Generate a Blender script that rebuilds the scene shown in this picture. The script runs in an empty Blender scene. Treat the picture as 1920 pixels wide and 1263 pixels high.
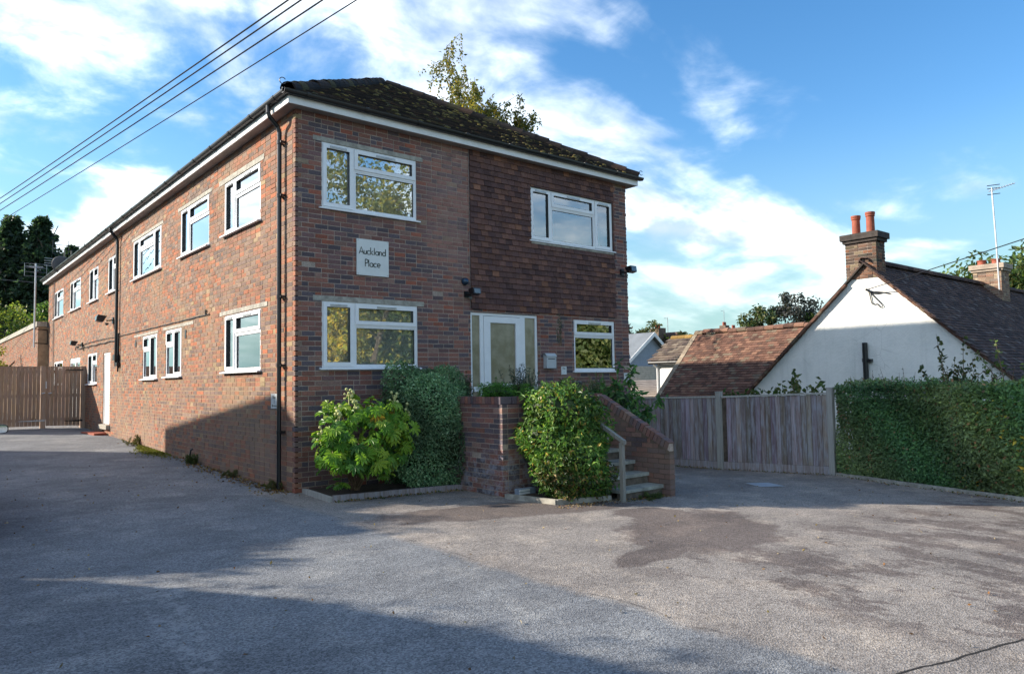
import bpy, bmesh, math, random
import numpy as np
from mathutils import Matrix, Vector

R = math.radians
random.seed(11)
rng = np.random.default_rng(11)
SC = bpy.context.scene
COL = SC.collection

# ------------------------------------------------------------------ camera, sky, sun, exposure
CAM = np.array([-4.563, -10.566, 1.65])
YAW, PITCH, ROLL = 0.6976, 0.0584, -0.0169
fh = np.array([math.sin(YAW) * math.cos(PITCH), math.cos(YAW) * math.cos(PITCH), math.sin(PITCH)])
r0 = np.array([math.cos(YAW), -math.sin(YAW), 0.0])
u0 = np.array([-math.sin(YAW) * math.sin(PITCH), -math.cos(YAW) * math.sin(PITCH), math.cos(PITCH)])
rt = r0 * math.cos(ROLL) + u0 * math.sin(ROLL)
up = -r0 * math.sin(ROLL) + u0 * math.cos(ROLL)
cam_data = bpy.data.cameras.new('camera')
cam = bpy.data.objects.new('camera', cam_data)
COL.objects.link(cam)
cam.matrix_world = Matrix([[rt[i], up[i], -fh[i], CAM[i]] for i in range(3)] + [[0, 0, 0, 1]])
cam_data.sensor_width = 36.0
cam_data.lens = 36.0 * 1365.37 / 1920
cam_data.clip_start = 0.05
cam_data.clip_end = 3000
SC.camera = cam

SUN_EL, SUN_AZ = R(24.2), R(43.1)          # azimuth measured from -X towards +Y
SUN = np.array([-math.cos(SUN_EL) * math.cos(SUN_AZ), math.cos(SUN_EL) * math.sin(SUN_AZ), math.sin(SUN_EL)])
SKY_STRENGTH = 0.15
world = bpy.data.worlds.new('World')
SC.world = world
world.use_nodes = True
nt = world.node_tree
for n in list(nt.nodes):
    nt.nodes.remove(n)
W_ = lambda t: nt.nodes.new(t)
wout, wbg, sky = W_('ShaderNodeOutputWorld'), W_('ShaderNodeBackground'), W_('ShaderNodeTexSky')
sky.sky_type = 'NISHITA'
sky.sun_disc = False
sky.sun_elevation = SUN_EL
sky.sun_rotation = math.atan2(SUN[0], SUN[1])
sky.air_density = 1.0
sky.dust_density = 0.35
sky.ozone_density = 2.2
wbg.inputs['Strength'].default_value = SKY_STRENGTH


def wmath(op, a, b=None, c=None, clamp=False):
    n = W_('ShaderNodeMath')
    n.operation = op
    n.use_clamp = clamp
    for i, v in enumerate((a, b, c)):
        if v is None:
            continue
        if isinstance(v, (int, float)):
            n.inputs[i].default_value = v
        else:
            nt.links.new(v, n.inputs[i])
    return n.outputs[0]


def wrange(v, a, b, c=0.0, d=1.0):
    n = W_('ShaderNodeMapRange')
    n.interpolation_type = 'SMOOTHSTEP'
    nt.links.new(v, n.inputs['Value'])
    for k, x in zip(('From Min', 'From Max', 'To Min', 'To Max'), (a, b, c, d)):
        n.inputs[k].default_value = x
    return n.outputs['Result']


tc = W_('ShaderNodeTexCoord')
sep = W_('ShaderNodeSeparateXYZ')
nt.links.new(tc.outputs['Generated'], sep.inputs[0])
sx, sy, sz = sep.outputs
den = wmath('ADD', wmath('MAXIMUM', sz, 0.0), 0.26)
comb = W_('ShaderNodeCombineXYZ')
nt.links.new(wmath('DIVIDE', sx, den), comb.inputs[0])
nt.links.new(wmath('DIVIDE', sy, den), comb.inputs[1])


def wnoise(scale, detail, rough, dist, off, stretch=(1, 1, 1), rot=0.0):
    mp = W_('ShaderNodeMapping')
    mp.inputs['Location'].default_value = off
    mp.inputs['Scale'].default_value = stretch
    mp.inputs['Rotation'].default_value = (0, 0, rot)
    nt.links.new(comb.outputs[0], mp.inputs[0])
    n = W_('ShaderNodeTexNoise')
    n.inputs['Scale'].default_value = scale
    n.inputs['Detail'].default_value = detail
    n.inputs['Roughness'].default_value = rough
    n.inputs['Distortion'].default_value = dist
    nt.links.new(mp.outputs[0], n.inputs['Vector'])
    return n.outputs['Fac']


n_big = wnoise(1.4, 4, 0.5, 0.4, (3.1, 1.7, 0))
n_puff = wnoise(4.4, 8, 0.56, 0.3, (0.4, 5.2, 0), (1.0, 1.0, 1), 0.5)
n_wisp = wnoise(2.3, 7, 0.50, 0.6, (2.7, 6.2, 0), (0.8, 1.5, 1), -0.9)
# broken puffs in the west pass into a soft bank that thins out towards the clear east
side = wmath('ADD', sx, wmath('MULTIPLY', sy, -0.10))
edge = wmath('ADD', side, wmath('MULTIPLY', wmath('SUBTRACT', sz, 0.26), 1.2))
thin = wrange(edge, 0.66, 1.0)
dens = wmath('ADD', wmath('MULTIPLY', n_puff, 0.62), wmath('MULTIPLY', n_big, 0.38))
wispd = wmath('ADD', wmath('ADD', wmath('MULTIPLY', n_wisp, 0.50), wmath('MULTIPLY', n_puff, 0.34)), 0.122)
lr = wrange(side, 0.25, 0.52)
mixd = wmath('ADD', wmath('MULTIPLY', dens, wmath('SUBTRACT', 1.0, lr)), wmath('MULTIPLY', wispd, lr))
field = wmath('SUBTRACT', wmath('ADD', mixd, 0.04), wmath('MULTIPLY', thin, 0.24))
cover = wmath('MULTIPLY', wmath('MULTIPLY', wmath('POWER', wrange(field, 0.452, 0.715), 1.2), 0.97), wrange(sz, 0.0, 0.22, 0.12, 1.0))
shade = wrange(wnoise(3.1, 6, 0.55, 0.3, (9.3, 4.4, 0), (0.8, 1.3, 1), -0.6), 0.43, 0.66)
lowdim = wmath('MULTIPLY', shade, wrange(sz, 0.20, 0.40, 1.0, 0.62))
ccol = W_('ShaderNodeMixRGB')
nt.links.new(lowdim, ccol.inputs[0])
ccol.inputs[1].default_value = (4.0, 4.1, 4.0, 1)
ccol.inputs[2].default_value = (1.35, 1.55, 1.9, 1)
skyg = W_('ShaderNodeHueSaturation')
skyg.inputs['Saturation'].default_value = 1.28
skyg.inputs['Value'].default_value = 0.40
nt.links.new(sky.outputs[0], skyg.inputs['Color'])
# thin high haze that whitens the air towards the horizon
hz = W_('ShaderNodeMixRGB')
nt.links.new(wrange(sz, 0.0, 0.33, 1.0, 0.0), hz.inputs[0])
nt.links.new(skyg.outputs[0], hz.inputs[1])
hz.inputs[2].default_value = (0.72, 1.18, 1.18, 1)
wmix = W_('ShaderNodeMixRGB')
nt.links.new(cover, wmix.inputs[0])
nt.links.new(hz.outputs[0], wmix.inputs[1])
nt.links.new(ccol.outputs[0], wmix.inputs[2])
nt.links.new(wmix.outputs[0], wbg.inputs['Color'])
nt.links.new(wbg.outputs[0], wout.inputs['Surface'])

sun_data = bpy.data.lights.new('sun', 'SUN')
sun_data.energy = 2.3
sun_data.angle = R(0.55)
sun_data.color = (1.0, 0.90, 0.76)
sun = bpy.data.objects.new('sun', sun_data)
COL.objects.link(sun)
sun.rotation_euler = Vector(SUN).to_track_quat('Z', 'Y').to_euler()
sun.location = (-30, 25, 30)

SC.view_settings.view_transform = 'Standard'
SC.view_settings.look = 'None'
SC.view_settings.gamma = 1.0
SC.view_settings.use_curve_mapping = False
SC.view_settings.exposure = 2.04
SC.render.engine = 'CYCLES'
SC.cycles.max_bounces = 8
SC.cycles.transparent_max_bounces = 16
SC.cycles.use_denoising = True


# ------------------------------------------------------------------ helpers: materials
class NT:
    """small node-tree writer"""

    def __init__(self, name):
        self.m = bpy.data.materials.new(name)
        self.m.use_nodes = True
        self.t = self.m.node_tree
        for n in list(self.t.nodes):
            self.t.nodes.remove(n)
        self.out = self.n('ShaderNodeOutputMaterial')
        self.p = self.n('ShaderNodeBsdfPrincipled')
        self.l(self.p.outputs[0], self.out.inputs['Surface'])
        self.pos = self.n('ShaderNodeNewGeometry').outputs['Position']

    def n(self, t):
        return self.t.nodes.new(t)

    def l(self, a, b):
        self.t.links.new(a, b)

    def put(self, sock, v):
        if isinstance(v, (int, float)):
            sock.default_value = v
        elif isinstance(v, tuple):
            sock.default_value = v if len(v) != 3 or len(sock.default_value) == 3 else (*v, 1)
        else:
            self.l(v, sock)

    def math(self, op, a, b=0.0, clamp=False):
        n = self.n('ShaderNodeMath')
        n.operation = op
        n.use_clamp = clamp
        self.put(n.inputs[0], a)
        self.put(n.inputs[1], b)
        return n.outputs[0]

    def noise(self, scale, detail=4, rough=0.55, vec=None, stretch=None, dist=0.0):
        n = self.n('ShaderNodeTexNoise')
        n.inputs['Scale'].default_value = scale
        n.inputs['Detail'].default_value = detail
        n.inputs['Roughness'].default_value = rough
        n.inputs['Distortion'].default_value = dist
        v = vec or self.pos
        if stretch:
            mp = self.n('ShaderNodeMapping')
            mp.inputs['Scale'].default_value = stretch
            self.l(v, mp.inputs[0])
            v = mp.outputs[0]
        self.l(v, n.inputs['Vector'])
        return n.outputs['Fac']

    def voro(self, scale, feature='F1', out='Distance'):
        n = self.n('ShaderNodeTexVoronoi')
        n.feature = feature
        n.inputs['Scale'].default_value = scale
        self.l(self.pos, n.inputs['Vector'])
        return n.outputs[out]

    def rng(self, v, a, b, c=0.0, d=1.0):
        n = self.n('ShaderNodeMapRange')
        n.interpolation_type = 'SMOOTHSTEP'
        self.l(v, n.inputs['Value'])
        for k, x in zip(('From Min', 'From Max', 'To Min', 'To Max'), (a, b, c, d)):
            n.inputs[k].default_value = x
        return n.outputs['Result']

    def mix(self, f, a, b, mode='MIX'):
        n = self.n('ShaderNodeMixRGB')
        n.blend_type = mode
        self.put(n.inputs[0], f)
        self.put(n.inputs[1], a)
        self.put(n.inputs[2], b)
        return n.outputs[0]

    def attr(self, name='Col'):
        n = self.n('ShaderNodeAttribute')
        n.attribute_name = name
        return n.outputs['Color']

    def xyz(self):
        s = self.n('ShaderNodeSeparateXYZ')
        self.l(self.pos, s.inputs[0])
        return s.outputs

    def bump(self, h, strength=0.3, dist=0.01):
        n = self.n('ShaderNodeBump')
        n.inputs['Strength'].default_value = strength
        n.inputs['Distance'].default_value = dist
        self.l(h, n.inputs['Height'])
        self.l(n.outputs[0], self.p.inputs['Normal'])

    def set(self, col=None, rough=None, spec=None, metal=None):
        if col is not None:
            self.put(self.p.inputs['Base Color'], col)
        if rough is not None:
            self.put(self.p.inputs['Roughness'], rough)
        if spec is not None:
            self.put(self.p.inputs['Specular IOR Level'], spec)
        if metal is not None:
            self.put(self.p.inputs['Metallic'], metal)
        return self.m


def plain(name, col, rough=0.6, metal=0.0, var=0.12, scale=6.0, bump=0.0, bscale=60.0, spec=0.4):
    t = NT(name)
    f = t.noise(scale, 5)
    c = t.mix(t.rng(f, 0.3, 0.7), tuple(x * (1 - var) for x in col), tuple(min(1, x * (1 + var)) for x in col))
    f2 = t.noise(scale * 9, 3)
    c = t.mix(t.math('MULTIPLY', t.rng(f2, 0.35, 0.7), var), c, tuple(x * 0.5 for x in col))
    if bump:
        t.bump(t.noise(bscale, 4), bump, 0.01)
    return t.set(c, rough, spec, metal)


def brick_mat(name, pale=False, bloom=False):
    t = NT(name)
    c = t.attr()
    c = t.mix(t.rng(t.noise(38, 4, 0.65), 0.35, 0.75, 0, 0.45), c, (0.035, 0.022, 0.02))
    c = t.mix(t.rng(t.noise(95, 3, 0.6), 0.52, 0.8, 0, 0.30), c, (0.42, 0.29, 0.20))
    if pale:   # lime bloom that runs down the middle of the front elevation
        x, y, z = t.xyz()
        w = t.noise(1.3, 5, 0.6)
        xx = t.math('ADD', x, t.math('MULTIPLY', w, 1.1))
        a = t.math('MULTIPLY', t.rng(xx, 2.55, 3.25), t.rng(xx, 3.6, 4.3, 1, 0))
        a = t.math('MULTIPLY', a, t.rng(z, 2.6, 4.4, 0.15, 1))
        a = t.math('MULTIPLY', a, t.rng(t.noise(7, 5, 0.7), 0.3, 0.62, 0.25, 1))
        c = t.mix(t.math('MULTIPLY', a, 0.45), c, (0.42, 0.25, 0.20))
    elif bloom:  # salts drawn up from the ground
        x, y, z = t.xyz()
        a = t.math('MULTIPLY', t.rng(z, 0.25, 0.9, 1, 0), t.rng(t.noise(9, 5, 0.7), 0.44, 0.62, 0, 0.6))
        c = t.mix(a, c, (0.36, 0.37, 0.42))
    else:      # lichen bloom low on the sunny flank
        w = t.rng(t.noise(0.55, 4, 0.6), 0.52, 0.68, 0, 0.32)
        c = t.mix(w, c, (0.30, 0.24, 0.13))
        c = t.mix(t.rng(t.noise(0.8, 5, 0.65, stretch=(1, .7, 1.1)), 0.42, 0.62, 0, 0.45), c, (0.235, 0.155, 0.115))
        x, y, z = t.xyz()
        lowp = t.math('MULTIPLY', t.rng(z, 0.3, 1.9, 1, 0), t.rng(t.noise(1.2, 4, 0.6), 0.35, 0.6, 0.2, 1))
        c = t.mix(t.math('MULTIPLY', lowp, 0.38), c, (0.27, 0.18, 0.145))
    t.bump(t.noise(120, 4, 0.7), 0.35, 0.006)
    return t.set(c, 0.88, 0.25)


def mortar_mat(name, col):
    t = NT(name)
    c = t.mix(t.rng(t.noise(4, 5), 0.3, 0.7), col, tuple(x * 0.62 for x in col))
    c = t.mix(t.rng(t.noise(70, 3), 0.4, 0.75, 0, 0.5), c, (0.09, 0.075, 0.06))
    t.bump(t.noise(150, 3), 0.5, 0.006)
    return t.set(c, 0.95, 0.1)


def tile_mat(name, moss=(0.10, 0.085, 0.02), amt=0.5, sc=14):
    t = NT(name)
    c = t.attr()
    c = t.mix(t.rng(t.noise(45, 4, 0.65), 0.35, 0.75, 0, 0.45), c, (0.02, 0.016, 0.014))
    m = t.rng(t.noise(sc, 5, 0.7), 0.55, 0.68, 0, amt)
    c = t.mix(m, c, moss)
    t.bump(t.noise(90, 4, 0.7), 0.5, 0.01)
    return t.set(c, 0.9, 0.2)


def leaf_mat(name, rough=0.5, trans=0.22, spec=0.35):
    t = NT(name)
    c = t.attr()
    c = t.mix(t.rng(t.noise(25, 3), 0.3, 0.75, 0, 0.2), c, t.mix(1.0, c, (0.6, 0.65, 0.6), 'MULTIPLY'))
    t.set(c, rough, spec)
    tr = t.n('ShaderNodeBsdfTranslucent')
    t.l(t.mix(1.0, c, (1.5, 1.6, 0.9), 'MULTIPLY'), tr.inputs[0])
    mx = t.n('ShaderNodeMixShader')
    mx.inputs[0].default_value = trans
    t.l(t.p.outputs[0], mx.inputs[1])
    t.l(tr.outputs[0], mx.inputs[2])
    t.l(mx.outputs[0], t.out.inputs['Surface'])
    return t.m


def wood_mat(name, a, b, sc=(30, 30, 1.6), grey=None):
    t = NT(name)
    c0 = t.attr()
    g = t.noise(1.0, 6, 0.65, stretch=sc, dist=0.6)
    c = t.mix(t.rng(g, 0.3, 0.7), a, b)
    c = t.mix(1.0, c, c0, 'MULTIPLY')
    k = t.rng(t.noise(1.0, 4, 0.5, stretch=(22, 22, 7)), 0.70, 0.77, 0, 0.7)
    c = t.mix(k, c, (0.07, 0.05, 0.04))
    if grey:
        c = t.mix(t.rng(t.noise(1.0, 5, 0.7, stretch=(17, 17, 2.6)), 0.42, 0.66, 0, 0.55), c, grey)
    t.bump(g, 0.35, 0.006)
    return t.set(c, 0.85, 0.2)


def glass_mat(name, tint=(0.97, 0.985, 0.975), gain=3.0, base=0.11):
    t = NT(name)
    t.t.nodes.remove(t.p)
    fr = t.n('ShaderNodeFresnel')
    fr.inputs['IOR'].default_value = 1.5
    f = t.math('ADD', t.math('MULTIPLY', fr.outputs[0], gain), base, True)
    tr = t.n('ShaderNodeBsdfTransparent')
    tr.inputs[0].default_value = (*tint, 1)
    gl = t.n('ShaderNodeBsdfGlossy')
    gl.inputs['Roughness'].default_value = 0.006
    gl.inputs['Color'].default_value = (0.96, 0.98, 1, 1)
    nb = t.n('ShaderNodeBump')
    nb.inputs['Strength'].default_value = 0.03
    nb.inputs['Distance'].default_value = 0.02
    t.l(t.noise(2.2, 2), nb.inputs['Height'])
    t.l(nb.outputs[0], gl.inputs['Normal'])
    mx = t.n('ShaderNodeMixShader')
    t.l(f, mx.inputs[0])
    t.l(tr.outputs[0], mx.inputs[1])
    t.l(gl.outputs[0], mx.inputs[2])
    t.l(mx.outputs[0], t.out.inputs['Surface'])
    return t.m


M = {}
M['brick_front'] = brick_mat('front brick', True)
M['brick_flank'] = brick_mat('flank brick')
M['brick_old'] = brick_mat('old brick', bloom=True)
M['brick_plain'] = brick_mat('plain brick')
M['mortar'] = mortar_mat('lime mortar', (0.52, 0.42, 0.35))
M['mortar_dark'] = mortar_mat('dark mortar', (0.20, 0.15, 0.115))
M['mortar_flank'] = mortar_mat('flank mortar', (0.46, 0.33, 0.21))
M['upvc'] = plain('white window plastic', (0.80, 0.81, 0.82), 0.32, var=0.03, spec=0.5)
M['paint'] = plain('white gloss paint', (0.76, 0.76, 0.75), 0.42, var=0.06, scale=3)
M['soffit'] = plain('soffit board', (0.30, 0.26, 0.24), 0.7, var=0.2, scale=2)
M['black'] = plain('black plastic', (0.012, 0.012, 0.014), 0.35, var=0.2, spec=0.5)
M['concrete'] = plain('concrete', (0.36, 0.34, 0.29), 0.9, var=0.28, scale=9, bump=0.4, bscale=90)
M['paving'] = plain('weathered stone tread', (0.33, 0.34, 0.30), 0.85, var=0.3, scale=5, bump=0.4, bscale=60)
M['render'] = plain('white render', (0.80, 0.79, 0.75), 0.9, var=0.05, scale=1.3, bump=0.25, bscale=25)
t = NT('stained white render')
x, y, z = t.xyz()
c = t.mix(t.rng(t.noise(1.1, 5, 0.65), 0.35, 0.7), (0.80, 0.79, 0.75), (0.70, 0.70, 0.665))
st_ = t.math('MULTIPLY', t.rng(t.noise(1.0, 6, 0.7, stretch=(1, 5, 0.5)), 0.5, 0.72, 0, 0.35), t.rng(z, 0.8, 3.6, 1, 0.35))
c = t.mix(st_, c, (0.46, 0.47, 0.43))
c = t.mix(t.rng(t.noise(3.2, 6, 0.75), 0.60, 0.75, 0, 0.3), c, (0.55, 0.54, 0.50))
ck = t.voro(1.4, 'DISTANCE_TO_EDGE')
c = t.mix(t.math('MULTIPLY', t.rng(ck, 0.0, 0.008, 1, 0), t.rng(t.noise(0.9, 3), 0.52, 0.62, 0, 0.5)), c, (0.40, 0.39, 0.36))
t.bump(t.noise(14, 6, 0.7), 0.45, 0.03)
M['render'] = t.set(c, 0.9, 0.2)
M['tile_hung'] = tile_mat('hung clay tile', (0.22, 0.13, 0.10), 0.4, 7)
M['tile_roof'] = tile_mat('mossy roof tile', (0.065, 0.052, 0.03), 0.2, 5)
M['tile_old'] = tile_mat('old clay tile', (0.30, 0.22, 0.15), 0.35, 7)
M['tile_dark'] = tile_mat('dark clay tile', (0.13, 0.115, 0.12), 0.3, 9)
M['glass'] = glass_mat('window glass')
M['blind'] = plain('blind slat', (0.80, 0.81, 0.78), 0.6, var=0.04)
M['curtain'] = plain('net curtain', (0.72, 0.72, 0.70), 0.8, var=0.06)
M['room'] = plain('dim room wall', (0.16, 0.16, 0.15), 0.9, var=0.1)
M['soil'] = plain('soil', (0.045, 0.032, 0.022), 0.95, var=0.4, scale=12, bump=0.8, bscale=40)
M['bark'] = plain('bark', (0.10, 0.075, 0.055), 0.9, var=0.35, scale=9, bump=0.8, bscale=30)
M['stem'] = plain('woody stem', (0.16, 0.10, 0.06), 0.8, var=0.3, scale=20)
M['leaf'] = leaf_mat('leaf')
M['leaf_gloss'] = leaf_mat('glossy leaf', 0.42, 0.30, 0.35)
M['flower'] = plain('cream flower', (0.52, 0.53, 0.22), 0.8, var=0.15)
M['metal'] = plain('grey metal', (0.42, 0.43, 0.44), 0.4, 0.7, var=0.12)
M['galv'] = plain('galvanised steel', (0.50, 0.52, 0.54), 0.45, 0.6, var=0.12)
M['dish'] = plain('dull grey dish', (0.10, 0.105, 0.115), 0.6, var=0.1)
M['terracotta'] = plain('terracotta', (0.31, 0.08, 0.045), 0.75, var=0.2, scale=5)
M['sign'] = plain('white sign board', (0.68, 0.70, 0.68), 0.45, var=0.04)
M['ink'] = plain('dark green lettering', (0.012, 0.028, 0.02), 0.5, var=0.1)
M['greypaint'] = plain('pale grey box enamel', (0.46, 0.49, 0.50), 0.45, var=0.05)
M['greyclad'] = plain('blue grey cladding', (0.25, 0.30, 0.36), 0.7, var=0.06)
M['cream'] = plain('cream cladding', (0.50, 0.44, 0.36), 0.75, var=0.1)
M['tanroof'] = plain('tan roofing', (0.36, 0.29, 0.23), 0.85, var=0.2, scale=3)
M['slate'] = plain('grey roof covering', (0.16, 0.18, 0.20), 0.7, var=0.12, scale=2)
M['fence'] = wood_mat('weathered fence wood', (0.195, 0.145, 0.125), (0.34, 0.305, 0.31), grey=(0.34, 0.36, 0.41))
M['gate'] = wood_mat('gate wood', (0.30, 0.20, 0.135), (0.44, 0.315, 0.23), grey=(0.36, 0.29, 0.25))
M['post'] = wood_mat('grey post wood', (0.30, 0.29, 0.27), (0.42, 0.40, 0.36))
M['rail'] = wood_mat('weathered rail', (0.20, 0.195, 0.175), (0.32, 0.31, 0.275))
t = NT('red lamp lens')
M['tail'] = t.set((0.30, 0.01, 0.01), 0.15, 0.6)
M['carpaint'] = plain('dark car paint', (0.02, 0.05, 0.09), 0.22, 0.3, var=0.03, spec=0.6)
M['soot'] = plain('sooty brick', (.055, .045, .04), .9, var=.3, scale=8, bump=.4)
M['riser'] = plain('stained riser', (.15, .125, .10), .9, var=.4, scale=7, bump=.4)
M['tyre'] = plain('tyre rubber', (0.015, 0.015, 0.016), 0.8)
M['leaf_tree'] = leaf_mat('tree leaf', 0.5, 0.42)
M['litter'] = leaf_mat('fallen leaf', 0.8, 0.1, 0.2)
t = NT('mirror glass')
M['mirror'] = t.set((0.75, 0.85, 0.92), 0.02, 0.5, 1.0)
t = NT('frosted door glass')
c = t.mix(t.rng(t.noise(5, 3), 0.3, 0.7), (0.20, 0.17, 0.105), (0.30, 0.27, 0.19))
t.bump(t.noise(160, 2), 0.25, 0.004)
M['frosted'] = t.set(c, 0.16, 0.9)
t = NT('lamp glass')
M['lens'] = t.set((0.10, 0.12, 0.12), 0.08, 0.9)


def asphalt_mat():
    t = NT('worn asphalt')
    x, y, z = t.xyz()
    warp = t.math('MULTIPLY', t.math('SUBTRACT', t.noise(1.1, 5, 0.6), 0.5), 1.5)
    warp2 = t.math('MULTIPLY', t.math('SUBTRACT', t.noise(2.3, 5, 0.65, stretch=(1, 1, 1)), 0.5), 1.2)
    # aggregate
    grain = t.voro(85)
    gcol = t.voro(85, 'F1', 'Color')
    sepc = t.n('ShaderNodeSeparateXYZ')
    t.l(gcol, sepc.inputs[0])
    stone = sepc.outputs[0]
    # old coarse surface on the west, finer relaid surface east of a wandering joint
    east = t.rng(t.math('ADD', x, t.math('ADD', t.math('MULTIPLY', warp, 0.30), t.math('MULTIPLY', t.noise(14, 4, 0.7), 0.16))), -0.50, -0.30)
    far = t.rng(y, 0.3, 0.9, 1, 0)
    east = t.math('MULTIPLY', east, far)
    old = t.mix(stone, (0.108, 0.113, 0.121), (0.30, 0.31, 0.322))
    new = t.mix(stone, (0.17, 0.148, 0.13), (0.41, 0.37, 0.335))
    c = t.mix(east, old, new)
    big = t.noise(0.35, 5, 0.6)
    c = t.mix(t.rng(big, 0.35, 0.7, 0, 0.35), c, t.mix(1.0, c, (0.55, 0.56, 0.58), 'MULTIPLY'))
    blot = t.rng(t.noise(0.8, 7, 0.75, stretch=(0.8, 1.3, 1)), 0.45, 0.60, 0, 0.62)
    c = t.mix(blot, c, t.mix(1.0, c, (0.62, 0.62, 0.64), 'MULTIPLY'))
    spot = t.rng(t.noise(26, 3, 0.6), 0.62, 0.72, 0, 0.5)
    c = t.mix(spot, c, t.mix(1.0, c, (0.55, 0.55, 0.56), 'MULTIPLY'))
    med = t.rng(t.noise(1.6, 6, 0.7), 0.48, 0.66, 0, 0.65)
    c = t.mix(med, c, t.mix(1.0, c, (1.5, 1.44, 1.34), 'MULTIPLY'))

    # damp, dirt-darkened patches with wandering outlines
    def blob(cx, cy, rx, ry, rot=0.0, w=warp2):
        ca, sa = math.cos(rot), math.sin(rot)
        dx, dy = t.math('SUBTRACT', x, cx), t.math('SUBTRACT', y, cy)
        a = t.math('DIVIDE', t.math('ADD', t.math('MULTIPLY', dx, ca), t.math('MULTIPLY', dy, sa)), rx)
        b = t.math('DIVIDE', t.math('SUBTRACT', t.math('MULTIPLY', dy, ca), t.math('MULTIPLY', dx, sa)), ry)
        d = t.math('SQRT', t.math('ADD', t.math('MULTIPLY', a, a), t.math('MULTIPLY', b, b)))
        return t.rng(t.math('ADD', t.math('ADD', d, w), t.math('MULTIPLY', t.noise(18, 4, 0.7), 0.12)), 0.94, 1.16, 1, 0)

    wet = None
    for b in ((2.45, -5.45, 1.35, 0.85, 0.5), (1.15, -5.95, 0.85, 0.22, 0.2), (1.6, -3.15, 2.0, 0.55, -0.25), (2.9, -4.35, 0.5, 0.4, 0)):
        m = blob(*b)
        wet = m if wet is None else t.math('MAXIMUM', wet, m)
    wet = t.math('MULTIPLY', wet, east)
    dry = t.rng(t.noise(1.15, 7, 0.76, stretch=(1.5, 0.8, 1)), 0.485, 0.545)
    zone = t.math('MULTIPLY', t.rng(y, -6.6, -5.6, 1, 0), t.rng(x, 0.0, 0.9))
    wet = t.math('MAXIMUM', wet, t.math('MULTIPLY', t.math('MULTIPLY', dry, zone), 0.95))
    c = t.mix(wet, c, t.mix(1.0, c, (0.56, 0.52, 0.52), 'MULTIPLY'))
    # crushed pale repair scar and cracks
    scar = t.math('MULTIPLY', blob(-3.05, -5.0, 0.16, 1.3, -0.12, warp), t.rng(t.noise(9, 4, 0.7), 0.48, 0.6))
    c = t.mix(t.math('MULTIPLY', scar, 0.5), c, (0.36, 0.36, 0.36))
    yc = t.math('ADD', y, t.math('ADD', 8.83, t.math('MULTIPLY', x, 0.22)))
    yc = t.math('ABSOLUTE', t.math('ADD', yc, t.math('MULTIPLY', warp, 0.10)))
    crack = t.math('MULTIPLY', t.rng(yc, 0.006, 0.016, 1, 0), t.rng(x, -0.7, -0.3))
    j = t.math('ABSOLUTE', t.math('ADD', t.math('ADD', x, 0.43), t.math('MULTIPLY', warp, 0.22)))
    joint = t.math('MULTIPLY', t.math('MULTIPLY', t.rng(j, 0.004, 0.022, 1, 0), far), t.math('MULTIPLY', t.rng(t.noise(3, 3), 0.45, 0.6), 0.4))
    crack = t.math('MAXIMUM', crack, joint)
    c = t.mix(crack, c, (0.025, 0.023, 0.022))
    fine = t.noise(300, 2, 0.6)
    t.bump(t.math('ADD', t.math('MULTIPLY', grain, 0.9), t.math('MULTIPLY', fine, 0.3)), 0.7, 0.009)
    rough = t.rng(wet, 0, 1, 0.93, 0.80)
    return t.set(c, rough, 0.25)


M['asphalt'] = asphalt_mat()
M['earth'] = plain('rough grass ground', (0.06, 0.075, 0.025), 0.95, var=0.4, scale=2)


# ------------------------------------------------------------------ helpers: meshes and objects
def np_mesh(name, V, F, mat=None, C=None, smooth=False):
    """V (n,3); F list of equal-length int arrays (m,k); C (m,3) colours per face in the order of F"""
    me = bpy.data.meshes.new(name)
    V = np.asarray(V, dtype=np.float32)
    if not isinstance(F, list):
        F = [F]
    F = [np.asarray(f, dtype=np.int32) for f in F if len(f)]
    me.vertices.add(len(V))
    me.vertices.foreach_set('co', V.ravel())
    sizes = np.concatenate([np.full(len(f), f.shape[1], dtype=np.int32) for f in F])
    loops = np.concatenate([f.ravel() for f in F])
    me.loops.add(len(loops))
    me.loops.foreach_set('vertex_index', loops)
    me.polygons.add(len(sizes))
    starts = np.concatenate([[0], np.cumsum(sizes)[:-1]]).astype(np.int32)
    me.polygons.foreach_set('loop_start', starts)
    me.polygons.foreach_set('loop_total', sizes)
    me.polygons.foreach_set('use_smooth', np.full(len(sizes), smooth, dtype=bool))
    me.update(calc_edges=True)
    if C is not None:
        C = np.asarray(C, dtype=np.float32)
        a = me.color_attributes.new('Col', 'FLOAT_COLOR', 'CORNER')
        cc = np.ones((len(loops), 4), dtype=np.float32)
        cc[:, :3] = np.repeat(C, sizes, axis=0)
        a.data.foreach_set('color', cc.ravel())
    if mat:
        me.materials.append(mat)
    return me


def link(name, me, parent=None, kind=None, label=None):
    o = bpy.data.objects.new(name, me)
    COL.objects.link(o)
    adopt(o, parent)
    if kind:
        o['kind'] = kind
    if label:
        o['label'] = label
    return o


def adopt(o, parent):
    if parent is not None:
        o.parent = parent
        if parent.parent is None and parent.type == 'EMPTY':
            o.matrix_parent_inverse = Matrix.Translation(-parent.location)


def thing(name, label, cat, loc=(0, 0, 0), group=None):
    o = bpy.data.objects.new(name, None)
    o.empty_display_size = 0.2
    COL.objects.link(o)
    o.location = loc
    tag(o, label, cat, group)
    return o


def tag(o, label, cat, group=None, kind=None):
    o['label'] = label
    o['category'] = cat
    if group:
        o['group'] = group
    if kind:
        o['kind'] = kind
    return o


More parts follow.
